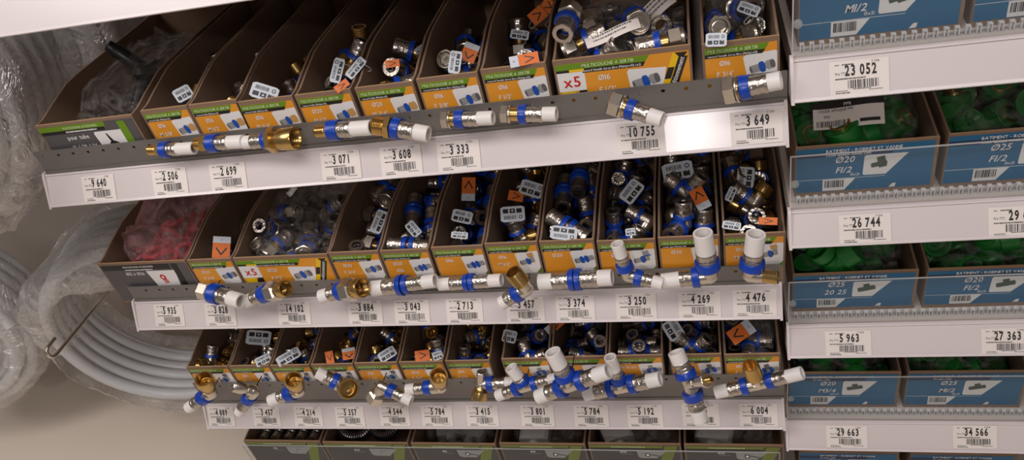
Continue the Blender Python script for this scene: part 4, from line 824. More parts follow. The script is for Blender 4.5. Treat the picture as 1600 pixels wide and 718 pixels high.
 'b9': ('elbow', 1.05, '13.2 92.2 18.2 0.67 0.672 0.224 0.221;60.8 75 18 0.582 0.324 -0.434 0.606;19.6 141.1 20 0.513 0.517 0.544 0.417;50.2 207.4 12.8 0.737 0.348 -0.246 0.524;57 165.1 40.5 0.017 0.102 -0.674 0.732;38.3 113.5 42.7 0.336 -0.198 -0.54 0.746;15.9 219.1 15.5 0.712 -0.239 0.082 -0.655;17.3 65.8 70.7 0.122 0.98 0.157 0.011;40.4 19.2 18 0.554 -0.055 -0.068 0.828;58.6 43.1 52.9 0.705 -0.15 -0.117 -0.683;20.3 159.6 68 0.574 0.325 -0.332 0.674;34.1 188.3 53.1 0.8 -0.249 -0.443 -0.319;32.7 41.7 71.9 0.656 0.286 -0.559 0.419;60.3 124.8 63.7 0.528 -0.14 -0.284 -0.788;62.6 204.6 66.8 0.576 -0.274 -0.725 -0.262;39.1 87.3 89 0.859 -0.222 -0.449 -0.111'),
 'b10': ('elbow_m', 1.05, '39.7 27.1 13.3 0.084 -0.345 0.26 -0.898;63 154.3 16.5 0.301 0.222 -0.671 -0.64;26.2 50.7 15.8 0.738 -0.659 -0.138 0.036;19.1 182.2 15.2 0.682 -0.099 -0.099 -0.717;59.6 214.6 16.4 0.093 -0.023 -0.236 -0.967;22.1 120.5 14.1 0.633 -0.092 -0.274 -0.718;59.1 113.5 15.5 0.537 -0.059 -0.091 -0.837;32.8 226.7 47.5 0.681 0.192 -0.681 -0.192;33.2 41.6 42.1 0.668 0.204 -0.678 -0.228;59.7 187.1 33.6 0.617 -0.201 -0.264 -0.713;36.5 94.9 49.5 0.825 -0.286 -0.442 0.208;20.3 143.9 49.2 0.783 -0.523 -0.241 -0.236;22.3 122.2 81.1 0.56 0.311 0.031 0.767;40.3 71.7 45 0.319 -0.678 0.106 -0.654;43.1 80.1 75 0.009 -0.351 -0.336 -0.874;26.3 188.9 79.1 0.659 0.371 -0.473 0.453'),
 'c0': ('elbow_m', 0.95, '41.9 155 14.7 0.708 -0.668 -0.206 0.099;60.9 119.9 14.4 0.092 0.162 0.532 0.826;59.7 210 17.9 0.164 -0.138 0.729 -0.65;47.3 31.8 15.3 0.662 0.687 0.167 0.248;38.7 45.6 29.6 0.037 0.053 0.169 -0.983;15 137.3 11.9 0.708 0.26 -0.232 0.614;46.8 61.5 15.3 0.15 0.231 0.668 0.691;46.4 66.3 36.6 0.962 0.069 -0.264 0;59.6 183.1 36.9 0.776 -0.253 -0.479 0.323;23 29.4 61.2 0.736 0.18 -0.362 0.543;47.4 151.8 36.6 0.906 0.067 -0.418 0.018;30.8 103.3 17 0.898 0.14 -0.418 -0.007;47.8 123.6 39.6 0.037 -0.326 -0.065 -0.942;60.5 95.8 52 0.303 -0.29 -0.19 -0.888;15.3 186.8 25.9 0.666 0.312 -0.19 0.65'),
 'c1': ('elbow_m', 0.95, '16.3 153.7 14.7 0.722 -0.687 -0.068 -0.042;38 193.6 12.7 0.098 -0.276 -0.334 -0.896;63 188 14.2 0.705 -0.09 -0.039 -0.702;32.5 113.8 14.7 0.507 0.227 -0.67 -0.493;19.3 15.4 14.7 0.707 -0.7 -0.098 -0.017;15.3 139.9 31.5 0.509 0.552 -0.162 0.641;32.9 72.1 14.7 0.641 -0.681 0.192 -0.299;63.7 32.3 17.9 0.571 0.403 -0.386 0.602;18 23.1 40.2 0.036 0.666 -0.077 0.741;15.6 63.8 24.3 0.669 0.316 -0.304 0.6;48.7 127.3 14.4 0.664 -0.577 0.236 -0.414;60.2 149.5 38.3 0.763 0.019 -0.609 0.216;54.4 23.8 59.4 0.82 0.016 -0.374 0.434;46 114.6 36.4 0.793 0.218 -0.44 0.359;56.8 87 36.1 0.573 -0.309 -0.102 -0.752'),
 'c2': ('elbow_m', 0.95, '39 138.5 16.1 0.194 0.231 0.681 0.667;28 54.3 11.6 0.498 -0.196 -0.343 -0.772;55 194.9 31.3 0.302 -0.706 0.63 0.118;60.4 122.7 14.7 0.578 0.321 -0.614 0.43;36 24.7 13.7 0.957 0.224 -0.17 -0.072;56.3 58.3 11.7 0.737 0.151 -0.307 0.583;46 33.4 41.2 0.415 0.31 0.122 0.847;14.4 184.1 13.3 0.715 0.291 0.005 0.635;15.2 123.2 13.9 0.78 -0.119 -0.026 -0.614;52.1 166.7 37.8 0.031 -0.147 0.558 -0.816;16.4 29.3 48.8 0.457 0.541 -0.11 0.697;21.7 136.8 57.1 0.699 0.16 -0.33 0.613;22.7 82.8 36 0.954 0.17 -0.187 0.162;35 114.1 47 0.816 0.238 -0.524 0.06;40.4 189.9 43.6 0.381 0.202 -0.13 0.893'),
 'c3': ('elbow_m', 0.95, '24.3 208.1 18.6 0.571 0.157 -0.112 -0.798;19.1 109.5 14.7 0.302 0.585 -0.398 0.64;63 32.4 12.7 0.397 -0.144 -0.306 -0.853;56.3 149.8 11.6 0.691 0.366 -0.147 0.606;31.8 37.8 15.3 0.365 0.29 -0.645 -0.606;32.3 137.9 14.7 0.468 -0.377 -0.598 0.53;62.6 204.6 15.5 0.404 -0.036 -0.056 -0.912;39 127.4 34.5 0.194 0.185 -0.2 0.943;50.1 109.4 17.7 0.805 -0.252 0.194 -0.502;30.4 92.1 48.5 0.785 0.513 -0.274 0.215;42.5 154.7 42.9 0.903 -0.027 -0.415 0.106;43.8 82.2 33.6 0.51 -0.076 0.643 -0.567;33.7 178.7 36.9 0.815 0.043 -0.548 0.182;32.2 41.2 36.9 0.651 0.034 -0.509 -0.562;49.5 51.1 47.9 0.847 -0.067 -0.224 -0.478'),
 'c4': ('elbow_m', 0.95, '15.3 111.9 12 0.737 -0.248 -0.201 -0.596;32.5 14.8 13.3 0.359 0.268 0.108 0.888;62 187.4 11.3 0.616 0.246 -0.278 0.695;46.8 40.3 14 0.718 0.489 0.186 0.459;44.9 112.4 14.7 0.487 -0.564 0.427 -0.512;32.2 156.5 14.7 0.386 -0.286 -0.647 0.592;44.8 156.5 31.5 0.866 -0.202 0.271 -0.367;17.3 205.6 15.2 0.01 -0.697 -0.063 -0.714;34.5 71 28.2 0.498 0.575 -0.646 -0.069;14.3 139.6 37.5 0.731 0.25 0.018 0.634;14.8 39.5 46.8 0.796 -0.291 -0.182 -0.498;61.8 116 36.9 0.26 0.089 -0.283 0.919;34.4 184.8 36.2 0.891 -0.017 -0.45 0.054;62.3 40.1 46.2 0.642 -0.123 -0.136 -0.745;37.6 84.5 44.1 0.115 0.354 0.013 0.928'),
 'c5': ('elbow_m', 0.95, '47.7 162.2 15.1 0.492 0.697 -0.12 0.508;39.6 37 15.3 0.651 0.613 -0.352 -0.277;28.9 62.9 14.8 0.515 -0.011 -0.607 -0.606;46.8 184.7 14.7 0.638 -0.58 -0.404 0.305;44 99 14.7 0.513 0.678 0.201 0.487;23.7 162.7 11.7 0.657 -0.104 -0.379 -0.644;59.7 137 40.3 0.701 0.111 -0.651 -0.269;46.5 73.3 26.3 0.825 -0.253 0.269 -0.428;25.4 15.9 40 0.268 -0.505 -0.45 -0.686;36.6 186.8 36.3 0.89 -0.215 -0.396 0.066;15.2 113 21.6 0.838 -0.275 -0.15 -0.448;40.4 50.1 41.6 0.855 -0.37 -0.348 -0.105;61.2 27.7 65.6 0.66 0.06 -0.654 0.365;17.4 89.2 54.7 0.543 0.423 0.019 0.725;28.4 166.3 46.1 0.947 -0.17 -0.256 -0.099'),
 'c6': ('elbow_m', 0.95, '42.9 163.7 16.1 0.007 -0.025 -0.719 -0.695;43.7 119.9 16.6 0.241 0.255 0.68 0.643;43.2 38.9 14.6 0.497 -0.5 0.419 -0.571;39.4 208.4 11.6 0.925 0.028 -0.371 -0.074;19.8 69.2 14.7 0.189 -0.615 0.348 -0.681;31.9 172.8 41 0.377 -0.277 -0.613 0.637;35.9 169.8 64.1 0.919 -0.308 0.218 -0.112;44.9 75.6 34.4 0.841 0.197 0.307 0.399;42.6 198.2 51.3 0.041 -0.506 -0.213 -0.835;42.3 48.3 36 0.441 -0.544 0.24 -0.672;14.6 32.3 41.2 0.61 0.451 -0.305 0.575;41.7 151.1 37.7 0.725 0.526 -0.372 -0.242;30 94.4 15.2 0.68 -0.192 -0.68 0.192;35.6 90.1 49.7 0.332 -0.168 -0.026 -0.928;31 119.4 55.9 0.763 0.27 -0.552 0.203'),
 'c7': ('tee', 0.92, '43.2 124.1 16.4 0.532 0.238 0.332 0.742;37.5 28.9 17.1 0.192 0.163 -0.722 -0.645;49.8 186.2 26 0.803 -0.219 0.092 0.547;17.9 185.1 20.3 0.75 -0.016 0.111 0.652;23.2 97.4 15.8 0.799 -0.063 0.047 -0.596;41.5 55.7 37.6 0.225 -0.311 0.48 -0.789;39 78.1 52.5 0.892 0.345 0.15 0.25;35 103.1 63.4 0.468 -0.749 -0.192 0.428;59.5 121.1 75 0.695 -0.13 -0.078 -0.703;54 176.2 85.3 0.322 -0.522 0.68 0.402;16.9 140.5 69.5 0.643 -0.27 0.218 0.683;30.9 172 99.4 0.854 0.207 -0.255 -0.403;38 17.8 62.9 0.013 -0.191 0.386 0.902'),
 'c8': ('tee', 0.92, '40.6 177.9 16.1 0.677 0.723 0.103 0.096;46 33.6 16.4 0.65 -0.701 -0.215 0.2;45.7 109.5 16.1 0.124 0.132 0.718 0.672;38.8 143.5 36.7 0.75 -0.635 -0.168 0.08;24.1 192.6 35.3 0.429 -0.392 -0.158 -0.799;16.3 71.8 28.9 0.662 0.249 0.541 0.455;48.6 35.4 47 0.145 0.142 -0.719 0.664;57.3 191.5 44.5 0.433 -0.249 -0.245 -0.831;48.5 120.1 41.3 0.076 -0.133 0.682 -0.716;69.3 61 46.3 0.436 -0.53 0.118 0.717;67.7 98.5 85.8 0.759 -0.029 -0.649 -0.032;38 148.9 63.3 0.056 0.078 -0.179 -0.979;45.6 123.9 67 0.049 -0.027 -0.005 -0.998'),
 'c9': ('tee', 0.92, '43 97 16.1 0.063 0.067 -0.727 -0.681;37.3 143 24.7 0.5 -0.822 -0.082 0.259;37.6 194.5 16.3 0.235 0.076 -0.299 -0.922;64.2 194 49.2 0.699 -0.145 -0.663 0.226;33.9 34.7 16.4 0.269 -0.287 -0.67 0.629;63.9 65.8 27.6 0.594 -0.427 -0.6 0.324;38.2 164.2 42 0.121 -0.121 -0.451 0.876;38 59.9 48.7 0.038 -0.089 -0.098 0.99;43.6 34.7 42.3 0.029 0.029 -0.705 0.708;43.5 25.2 67.8 0.98 0.192 0.044 0.02;40.1 172.5 66.7 0.939 -0.342 0.038 -0.017;46.2 104.6 46.7 0.483 0.16 -0.629 -0.588;42.7 127.2 69 0.036 -0.153 -0.378 -0.912'),
 'c10': ('tee', 0.92, '37.1 196 36.3 0.056 -0.961 -0.234 -0.135;41.1 83.9 16.2 0.348 0.237 0.51 0.75;18.1 47.1 15.9 0.669 -0.042 -0.047 0.741;39 146.4 16.2 0.671 -0.648 0.251 -0.259;37.9 62.7 36.3 0.446 0.399 0.377 0.707;37.1 124.6 37.9 0.272 0.026 0.578 0.769;57.9 17.4 39.2 0.059 0.699 0.016 -0.712;37.1 54.6 63.1 0.95 0.149 -0.176 -0.211;37.1 172.7 49.2 0.156 0.227 -0.35 -0.895;33.9 20.6 76 0.913 -0.112 -0.391 -0.039;32.3 114.6 62 0.383 0.214 0.46 0.772;37.1 162.4 74.9 0.927 0.251 0.156 -0.233;37.1 77.8 77.7 0.897 -0.337 -0.059 -0.279'),
 'c11': ('tee', 0.92, '34.3 149.3 15.8 0.294 -0.251 -0.599 0.701;33.6 80.1 16.4 0.277 -0.292 -0.664 0.63;37.3 35.9 15.8 0.852 0.523 -0.02 -0.033;39.5 187 25.3 0.159 -0.086 -0.829 -0.529;39.6 158.2 39.7 0.862 -0.491 0.119 0.029;44.1 42 42.8 0.323 0.235 0.681 0.613;40.5 118.3 51.8 0.265 0.016 0.615 0.742;44.1 99.9 32.5 0.845 0.346 0.401 0.072;16.3 186.2 64 0.679 -0.196 0.205 0.677;39.8 42.8 68.2 0.481 -0.411 0.509 -0.583;16.4 70.6 64.7 0.703 0.073 -0.1 0.7;37.8 126.3 78.6 0.019 0.218 -0.514 -0.829;40.5 197 93.2 0.016 -0.689 -0.297 -0.661'),
 'r10': ('green', 1.0, '74.3 137.1 16.5 0.849 0.082 -0.325 0.409;130 116 40.8 0.25 -0.692 0.551 0.395;44.7 173 19.3 0.419 -0.169 -0.008 -0.892;39.3 39.4 24.1 0.043 0.043 -0.706 0.706;81.4 62.9 18.1 0.442 0.142 -0.35 0.814;26.8 95 16.4 0.593 0.227 -0.251 0.73;109.5 179 24 0.04 0.6 0.03 0.799;16.6 122.5 67.7 0.799 0.42 0.363 0.229;110.8 76.9 37.7 0.196 0.38 -0.097 0.899;64.1 24.7 53.5 0.971 -0.028 -0.194 0.14'),
 'r11': ('green', 1.0, '39.8 164 24.2 0.537 0.486 0.514 0.46;111.5 117.4 24.2 0.685 0.663 0.245 0.174;71.5 96.6 20 0.364 -0.174 0.341 -0.849;55.1 41.4 22.3 0.36 -0.222 0.473 -0.773;98.5 161.4 18.3 0.677 0.152 -0.2 0.691;131.6 40.6 24.8 0.643 0.312 -0.635 -0.294;23.3 163 55 0.689 0.191 0.049 0.697;39.1 116.5 20.5 0.014 0.003 -0.186 -0.982;106.6 73.8 50.4 0.866 0.298 -0.21 0.343;23.8 58.8 36.3 0.741 -0.421 -0.258 -0.454'),
 'r20': ('green_tee', 1.0, '131.1 160.2 38.9 0.065 0.704 -0.532 -0.466;86.4 43.8 22.5 0.614 -0.579 0.354 -0.403;107.4 100.1 34.8 0.01 0.225 -0.323 0.919;26.3 39.4 21.3 0.706 -0.037 -0.037 0.706;89.4 138 39.9 0.925 0.143 -0.347 -0.065;36.2 158.1 21 0.62 0.147 -0.178 -0.75;21.6 162.2 73.9 0.681 0.192 0.255 0.66;26.5 86.1 53.9 0.573 -0.322 -0.221 -0.72;87.6 173 57.4 0.893 0.064 -0.433 -0.103;53.9 22.7 65.6 0.029 -0.439 -0.019 -0.898'),
 'r21': ('green_tee', 1.0, '70.9 62.9 21.6 0.502 0.359 0.458 0.64;22.7 154.7 39.4 0 0.707 -0.708 -0;130.8 69.3 21.9 0.711 0.082 -0.08 -0.694;41.4 42.9 36.3 0.062 -0.531 -0.661 0.527;75.3 38.8 79.2 0.007 -0.588 0.077 -0.805;126 163.2 21.8 0.569 0.425 -0.419 -0.565;21.6 78.2 55.6 0.542 -0.454 0.193 -0.68;91.9 114.7 69.8 0.618 -0.265 0.727 -0.137;62.1 129.4 43.3 0.548 -0.647 0.443 0.29;109.4 160.6 67.3 0.739 -0.648 0.176 0.049'),
 'r30': ('green_tee', 1.0, '110.9 41.2 22.6 0.706 -0.705 -0.06 0.042;21.5 160.6 40.2 0.266 -0.655 0.616 -0.348;51.5 85.9 22.6 0.707 -0.699 -0.081 0.063;22.5 89.9 79.8 0.312 -0.65 0.659 0.213;52.4 41.8 41.4 0.545 0.444 -0.487 0.519;96.4 39.5 59.2 0.704 -0.072 -0.078 0.702;130.8 134.7 22.6 0.506 -0.494 -0.506 0.494;81.4 92.2 84.6 0.72 -0.564 -0.12 -0.387;129.9 107.6 76.9 0.02 -0.716 0.698 0.019;66.4 162.4 52.1 0.542 -0.495 0.44 -0.517'),
 'r31': ('green_tee', 1.0, '63.8 162.3 21.7 0.598 -0.432 0.396 -0.548;110 112.6 21.8 0.911 -0.261 -0.088 0.307;109 43.5 22.6 0.58 -0.59 0.39 -0.404;41.2 149.5 48.4 0.833 -0.373 -0.408 -0.021;109.3 83.9 55.5 0.171 -0.17 0.215 -0.946;111.9 181.9 50.7 0.108 0.398 -0.238 0.88;39.4 113.8 56.1 0.988 0.156 0 -0;36.5 77.4 41.1 0.142 0.644 0.636 -0.4;127.5 137 93.1 0.702 0.27 -0.49 0.441;76.2 22.6 39.7 0.004 -0.32 -0.001 0.947'),
}

X1, Z1v = Vector((1, 0, 0)), Vector((0, 0, 1))
def loose(s): return [('blue_ring', 'ring', .10/.029*.029, .34, .0142*s, 'blue_plastic'), ('press_sleeve', 'sleeve', .3, 1, .0115*s, 'sleeve_steel')]
def loose_arm(s): return [('blue_ring', 'ring', .34, .5, .0142*s, 'blue_plastic'), ('press_sleeve', 'sleeve', .46, 1, .0115*s, 'sleeve_steel')]
def proto(kind, s):
    A = lambda v, L: Vector(v)*L*s
    nm = {'male': 'male_fitting', 'nut': 'nut_fitting', 'coupling': 'straight_coupling', 'elbow': 'elbow_fitting', 'elbow_m': 'threaded_elbow', 'tee': 'tee_fitting', 'green': 'green_elbow', 'green_tee': 'green_tee'}[kind]
    I4 = Matrix.Identity(4)
    if kind == 'male': arms = [(A((1, 0, 0), .029), loose(s)), (A((-1, 0, 0), .022), [('thread', 'thread', .1, 1, .0118*s, 'brass')])]; b = (.009*s, 'brass')
    elif kind == 'nut': arms = [(A((1, 0, 0), .029), loose(s)), (A((-1, 0, 0), .022), [('nut', 'hex', .2, .9, .0128*s, 'nickel'), ('socket', 'cup', .6, 1, .0122*s, 'nickel')])]; b = (.009*s, 'brass')
    elif kind == 'coupling': arms = [(A((v, 0, 0), .031), [('blue_ring', 'ring', .06, .3, .0142*s, 'blue_plastic'), ('press_sleeve', 'sleeve', .26, 1, .0115*s, 'sleeve_steel')]) for v in (1, -1)]; b = (.009*s, 'brass')
    elif kind == 'elbow': arms = [(A((1, 0, 0), .036), loose_arm(s)), (A((0, 0, 1), .036), loose_arm(s))]; b = (.0102*s, 'nickel')
    elif kind == 'elbow_m': arms = [(A((1, 0, 0), .036), loose_arm(s)), (A((0, 0, 1), .028), [('socket', 'cup', .3, 1, .0122*s, 'brass')])]; b = (.0102*s, 'nickel')
    elif kind == 'tee': arms = [(A((1, 0, 0), .036), loose_arm(s)), (A((-1, 0, 0), .036), loose_arm(s)), (A((0, 0, 1), .034), loose_arm(s))]; b = (.0102*s, 'nickel')
    elif kind == 'green': arms = [(A((1, 0, 0), .034), [('socket', 'cup', .3, 1, .017*s, 'green_plastic')]), (A((0, 0, 1), .036), [('collar', 'solid', .3, .9, .021*s, 'green_plastic'), ('insert', 'pipe', .86, 1, .0125*s, 'brass')])]; b = (.0155*s, 'green_plastic')
    else: arms = [(A((1, 0, 0), .036), [('socket', 'cup', .4, 1, .018*s, 'green_plastic')]), (A((-1, 0, 0), .036), [('socket', 'cup', .4, 1, .018*s, 'green_plastic')]), (A((0, 0, 1), .036), [('collar', 'solid', .4, 1, .019*s, 'green_plastic')])]; b = (.0155*s, 'green_plastic')
    return fitting(nm, None, None, None, arms, b[0], b[1], seg=14)
DESC = {'male': 'brass-ended press fitting', 'nut': 'loose-nut press fitting', 'coupling': 'two-ring straight coupling', 'elbow': 'blue-ringed elbow', 'elbow_m': 'brass-mouthed elbow', 'tee': 'blue-ringed tee', 'green': 'green plastic elbow', 'green_tee': 'green plastic tee'}
WHERE = {'a1': 'the M 3/8 bin by the charcoal pour tube bin', 'a2': 'the upper-shelf M 1/2 bin, second orange one', 'a3': 'the M 3/4 bin under a large white tag', 'a4': 'the M 1/2 bin with crossed white tags', 'a5': 'the M 3/4 bin nearest the shelf middle', 'a6': 'the upper-shelf F 3/8 bin', 'a7': 'the narrow F 1/2 bin with the wide orange tag', 'a8': 'the bag of the upper x5 bin', 'a9': 'the upper-shelf end bin', 'b1': 'the narrow bin under the orange V tag', 'b2': 'the bag of the middle-shelf x5 bin', 'b3': 'the middle-shelf F 3/4 bin', 'b4': 'the bin of reducing couplings', 'b5': 'the bin of slim straight couplings', 'b6': 'the middle-shelf bin with two big white tags', 'b7': 'the bin of thick straight couplings', 'b8': 'the bin of small equal elbows', 'b9': 'the bin of large equal elbows', 'b10': 'the end bin of the middle shelf', 'c0': 'the first lower-shelf bin by the coil', 'c1': 'the second lower-shelf bin', 'c2': 'the third lower-shelf bin', 'c3': 'the fourth lower-shelf bin', 'c4': 'the fifth lower-shelf bin, behind the dark-nut elbow', 'c5': 'the sixth lower-shelf bin, with an orange tag', 'c6': 'the seventh lower-shelf bin, behind the wall elbow', 'c7': 'the bin behind the smallest tee sample', 'c8': 'the bin behind the largest tee sample', 'c9': 'the bin of reducing tees', 'c10': 'the bin behind the upright tee', 'c11': 'the last bin of the lower shelf', 'r10': 'the blue bin under the paper sheet', 'r11': 'the F1/2 blue bin cut by the picture edge', 'r20': 'the blue bin with the brown gap to its right', 'r21': 'the blue bin with F1/2 and a tee picture', 'r30': 'the blue M3/4 bin', 'r31': 'the lower blue M1/2 bin'}
PRO = {}
for k, (kind, s, data) in PILES.items():
    B = BINS[k]; bm = B['root'].matrix_world
    for row in data.split(';'):
        x, y, z, qw, qx, qy, qz = (float(v) for v in row.split())
        first = (kind, s) not in PRO
        if first: PRO[(kind, s)] = proto(kind, s)
        o = PRO[(kind, s)] if first else copy_tree(PRO[(kind, s)])
        o.matrix_world = bm @ Matrix.LocRotScale(Vector((x, y, z))/1000, Quaternion((qw, qx, qy, qz)), Vector((.965,)*3))
        tag(o, '%s heaped in %s' % (DESC[kind], WHERE[k]), 'pipe fitting', 'heap in '+WHERE[k])

# ------------------------------------------------------------------ paper hang tags on nylon loops
def hang_tag(label, bin_, px, py, ang, L, h, kind='white', dz=.004, up=.3, curl=.0, roll=0, flip=False, loop=True, group=None):
    B = BINS[bin_]; bz = B['root'].matrix_world.translation.z+B['H']+dz
    P = atz(px, py, bz); s = pxm(P)
    n = ((CAM-P).normalized()*(1-up)+Vector((0, 0, 1))*up+Vector((math.sin(roll), 0, 0))*.5).normalized()
    q = atp(px+math.cos(math.radians(ang))*20, py+math.sin(math.radians(ang))*20, P, n)
    ex = (q-P).normalized(); ey = n.cross(ex)
    root = thing('hang_tag', label, 'hang tag', frame(P, ex, ey, n), group)
    w, hh = L/s, h/s
    nx = 10
    def F(u, v, k=0): return (u, v, .0002*k+curl*hh*(4*(u/w)**2)+curl*.5*hh*math.sin(3*v/hh))
    c = MB()
    def sheet(x0, x1, y0, y1, m, k, r=0):
        n_ = 9; vs = []; fs = []
        for i in range(n_):
            u = x0+(x1-x0)*i/(n_-1); e = min(i, n_-1-i); ins = r*(.7 if e == 0 else 0)
            for j in range(4):
                v = y0+ins+(y1-y0-2*ins)*j/3; vs.append(F(u, v, k))
        for i in range(n_-1):
            for j in range(3): a = i*4+j; fs.append((a, a+4, a+5, a+1))
        c.add(vs, fs, m)
    if kind == 'white':
        sheet(-w/2, w/2, -hh/2, hh/2, 'tag_paper', 0, hh*.14); sheet(-w/2, w/2, -hh/2, hh/2, 'tag_paper', -1, hh*.14); c.build('card', root)
        p = MB(); G = lambda u, v: F(u, v, 1.2); r = random.Random(int(px*7+py)); sg = -1 if flip else 1
        x = -w*.36
        while x < w*.14:
            q_ = r.uniform(.012, .03)*w; p.poly([G(x, sg*hh*.1), G(x+q_, sg*hh*.1), G(x+q_, sg*hh*.34), G(x, sg*hh*.34)][::sg], 'black_ink'); x += q_+r.uniform(.015, .03)*w
        for i in range(3):
            x0 = -w*.4+i*w*.28; p.poly([G(x0, sg*-hh*.34), G(x0+w*.22, sg*-hh*.34), G(x0+w*.22, sg*-hh*.06), G(x0, sg*-hh*.06)][::sg], 'black_ink')
            if i == 1:
                p.poly([F(x0+w*.05, sg*-hh*.26, 2), F(x0+w*.17, sg*-hh*.26, 2), F(x0+w*.11, sg*-hh*.12, 2)][::sg], 'tag_paper')
        ri = [(.5, 1.0)]
        for k in range(12):
            a0, a1 = 2*PI*k/12, 2*PI*(k+1)/12; cx, cy = w*.32, sg*hh*.22
            p.poly([G(cx+w*.05*math.cos(a0), cy+w*.05*math.sin(a0)), G(cx+w*.08*math.cos(a0), cy+w*.08*math.sin(a0)), G(cx+w*.08*math.cos(a1), cy+w*.08*math.sin(a1)), G(cx+w*.05*math.cos(a1), cy+w*.05*math.sin(a1))], 'black_ink')
        p.build('print', root)
    else:
        f = .3 if kind == 'orange' else 0
        sheet(-w/2+w*f, w/2, -hh/2, hh/2, 'orange_card', 0); sheet(-w/2, w/2, -hh/2, hh/2, 'tag_paper', -1)
        if f: sheet(-w/2, -w/2+w*f, -hh/2, hh/2, 'tag_paper', 0)
        c.build('card', root); p = MB(); t = hh*.09
        A, Bv, C_ = (w*.02, -hh*.3), (w*.34, 0), (w*.02, hh*.3)
        if f == 0: A, Bv, C_ = (-w*.2, -hh*.3), (w*.25, 0), (-w*.2, hh*.3)
        for a, b in ((A, Bv), (Bv, C_)):
            d = Vector((b[0]-a[0], b[1]-a[1])).normalized(); m_ = (-d.y*t/2, d.x*t/2)
            p.poly([F(a[0]-m_[0], a[1]-m_[1], 1.2), F(b[0]-m_[0], b[1]-m_[1], 1.2), F(b[0]+m_[0], b[1]+m_[1], 1.2), F(a[0]+m_[0], a[1]+m_[1], 1.2)], 'black_ink')
        if f: p.poly([F(-w*.36+w*.03*math.cos(2*PI*k/8), w*.03*math.sin(2*PI*k/8), 1.2) for k in range(8)], 'mid_ink')
        p.build('print', root)
    if loop:
        l = MB(); inv = root.matrix_world.inverted(); h0 = Vector((-w*.36 if kind != 'white' else w*.3, 0 if kind != 'white' else -hh*.1, .0004))
        W0 = root.matrix_world @ h0; pts = []
        r = random.Random(int(px)); dx, dy = r.uniform(-.010, .010), r.uniform(.006, .016)
        for i in range(13):
            t_ = i/12; a = PI*2*t_
            pts.append(inv @ (W0+Vector((dx*math.sin(PI*t_)+.004*math.sin(a), dy*math.sin(PI*t_)+0, -.016*math.sin(PI*t_)))))
        l.tube(pts, .0007, 'nylon', 6); l.build('loop', root, 60)
    return root
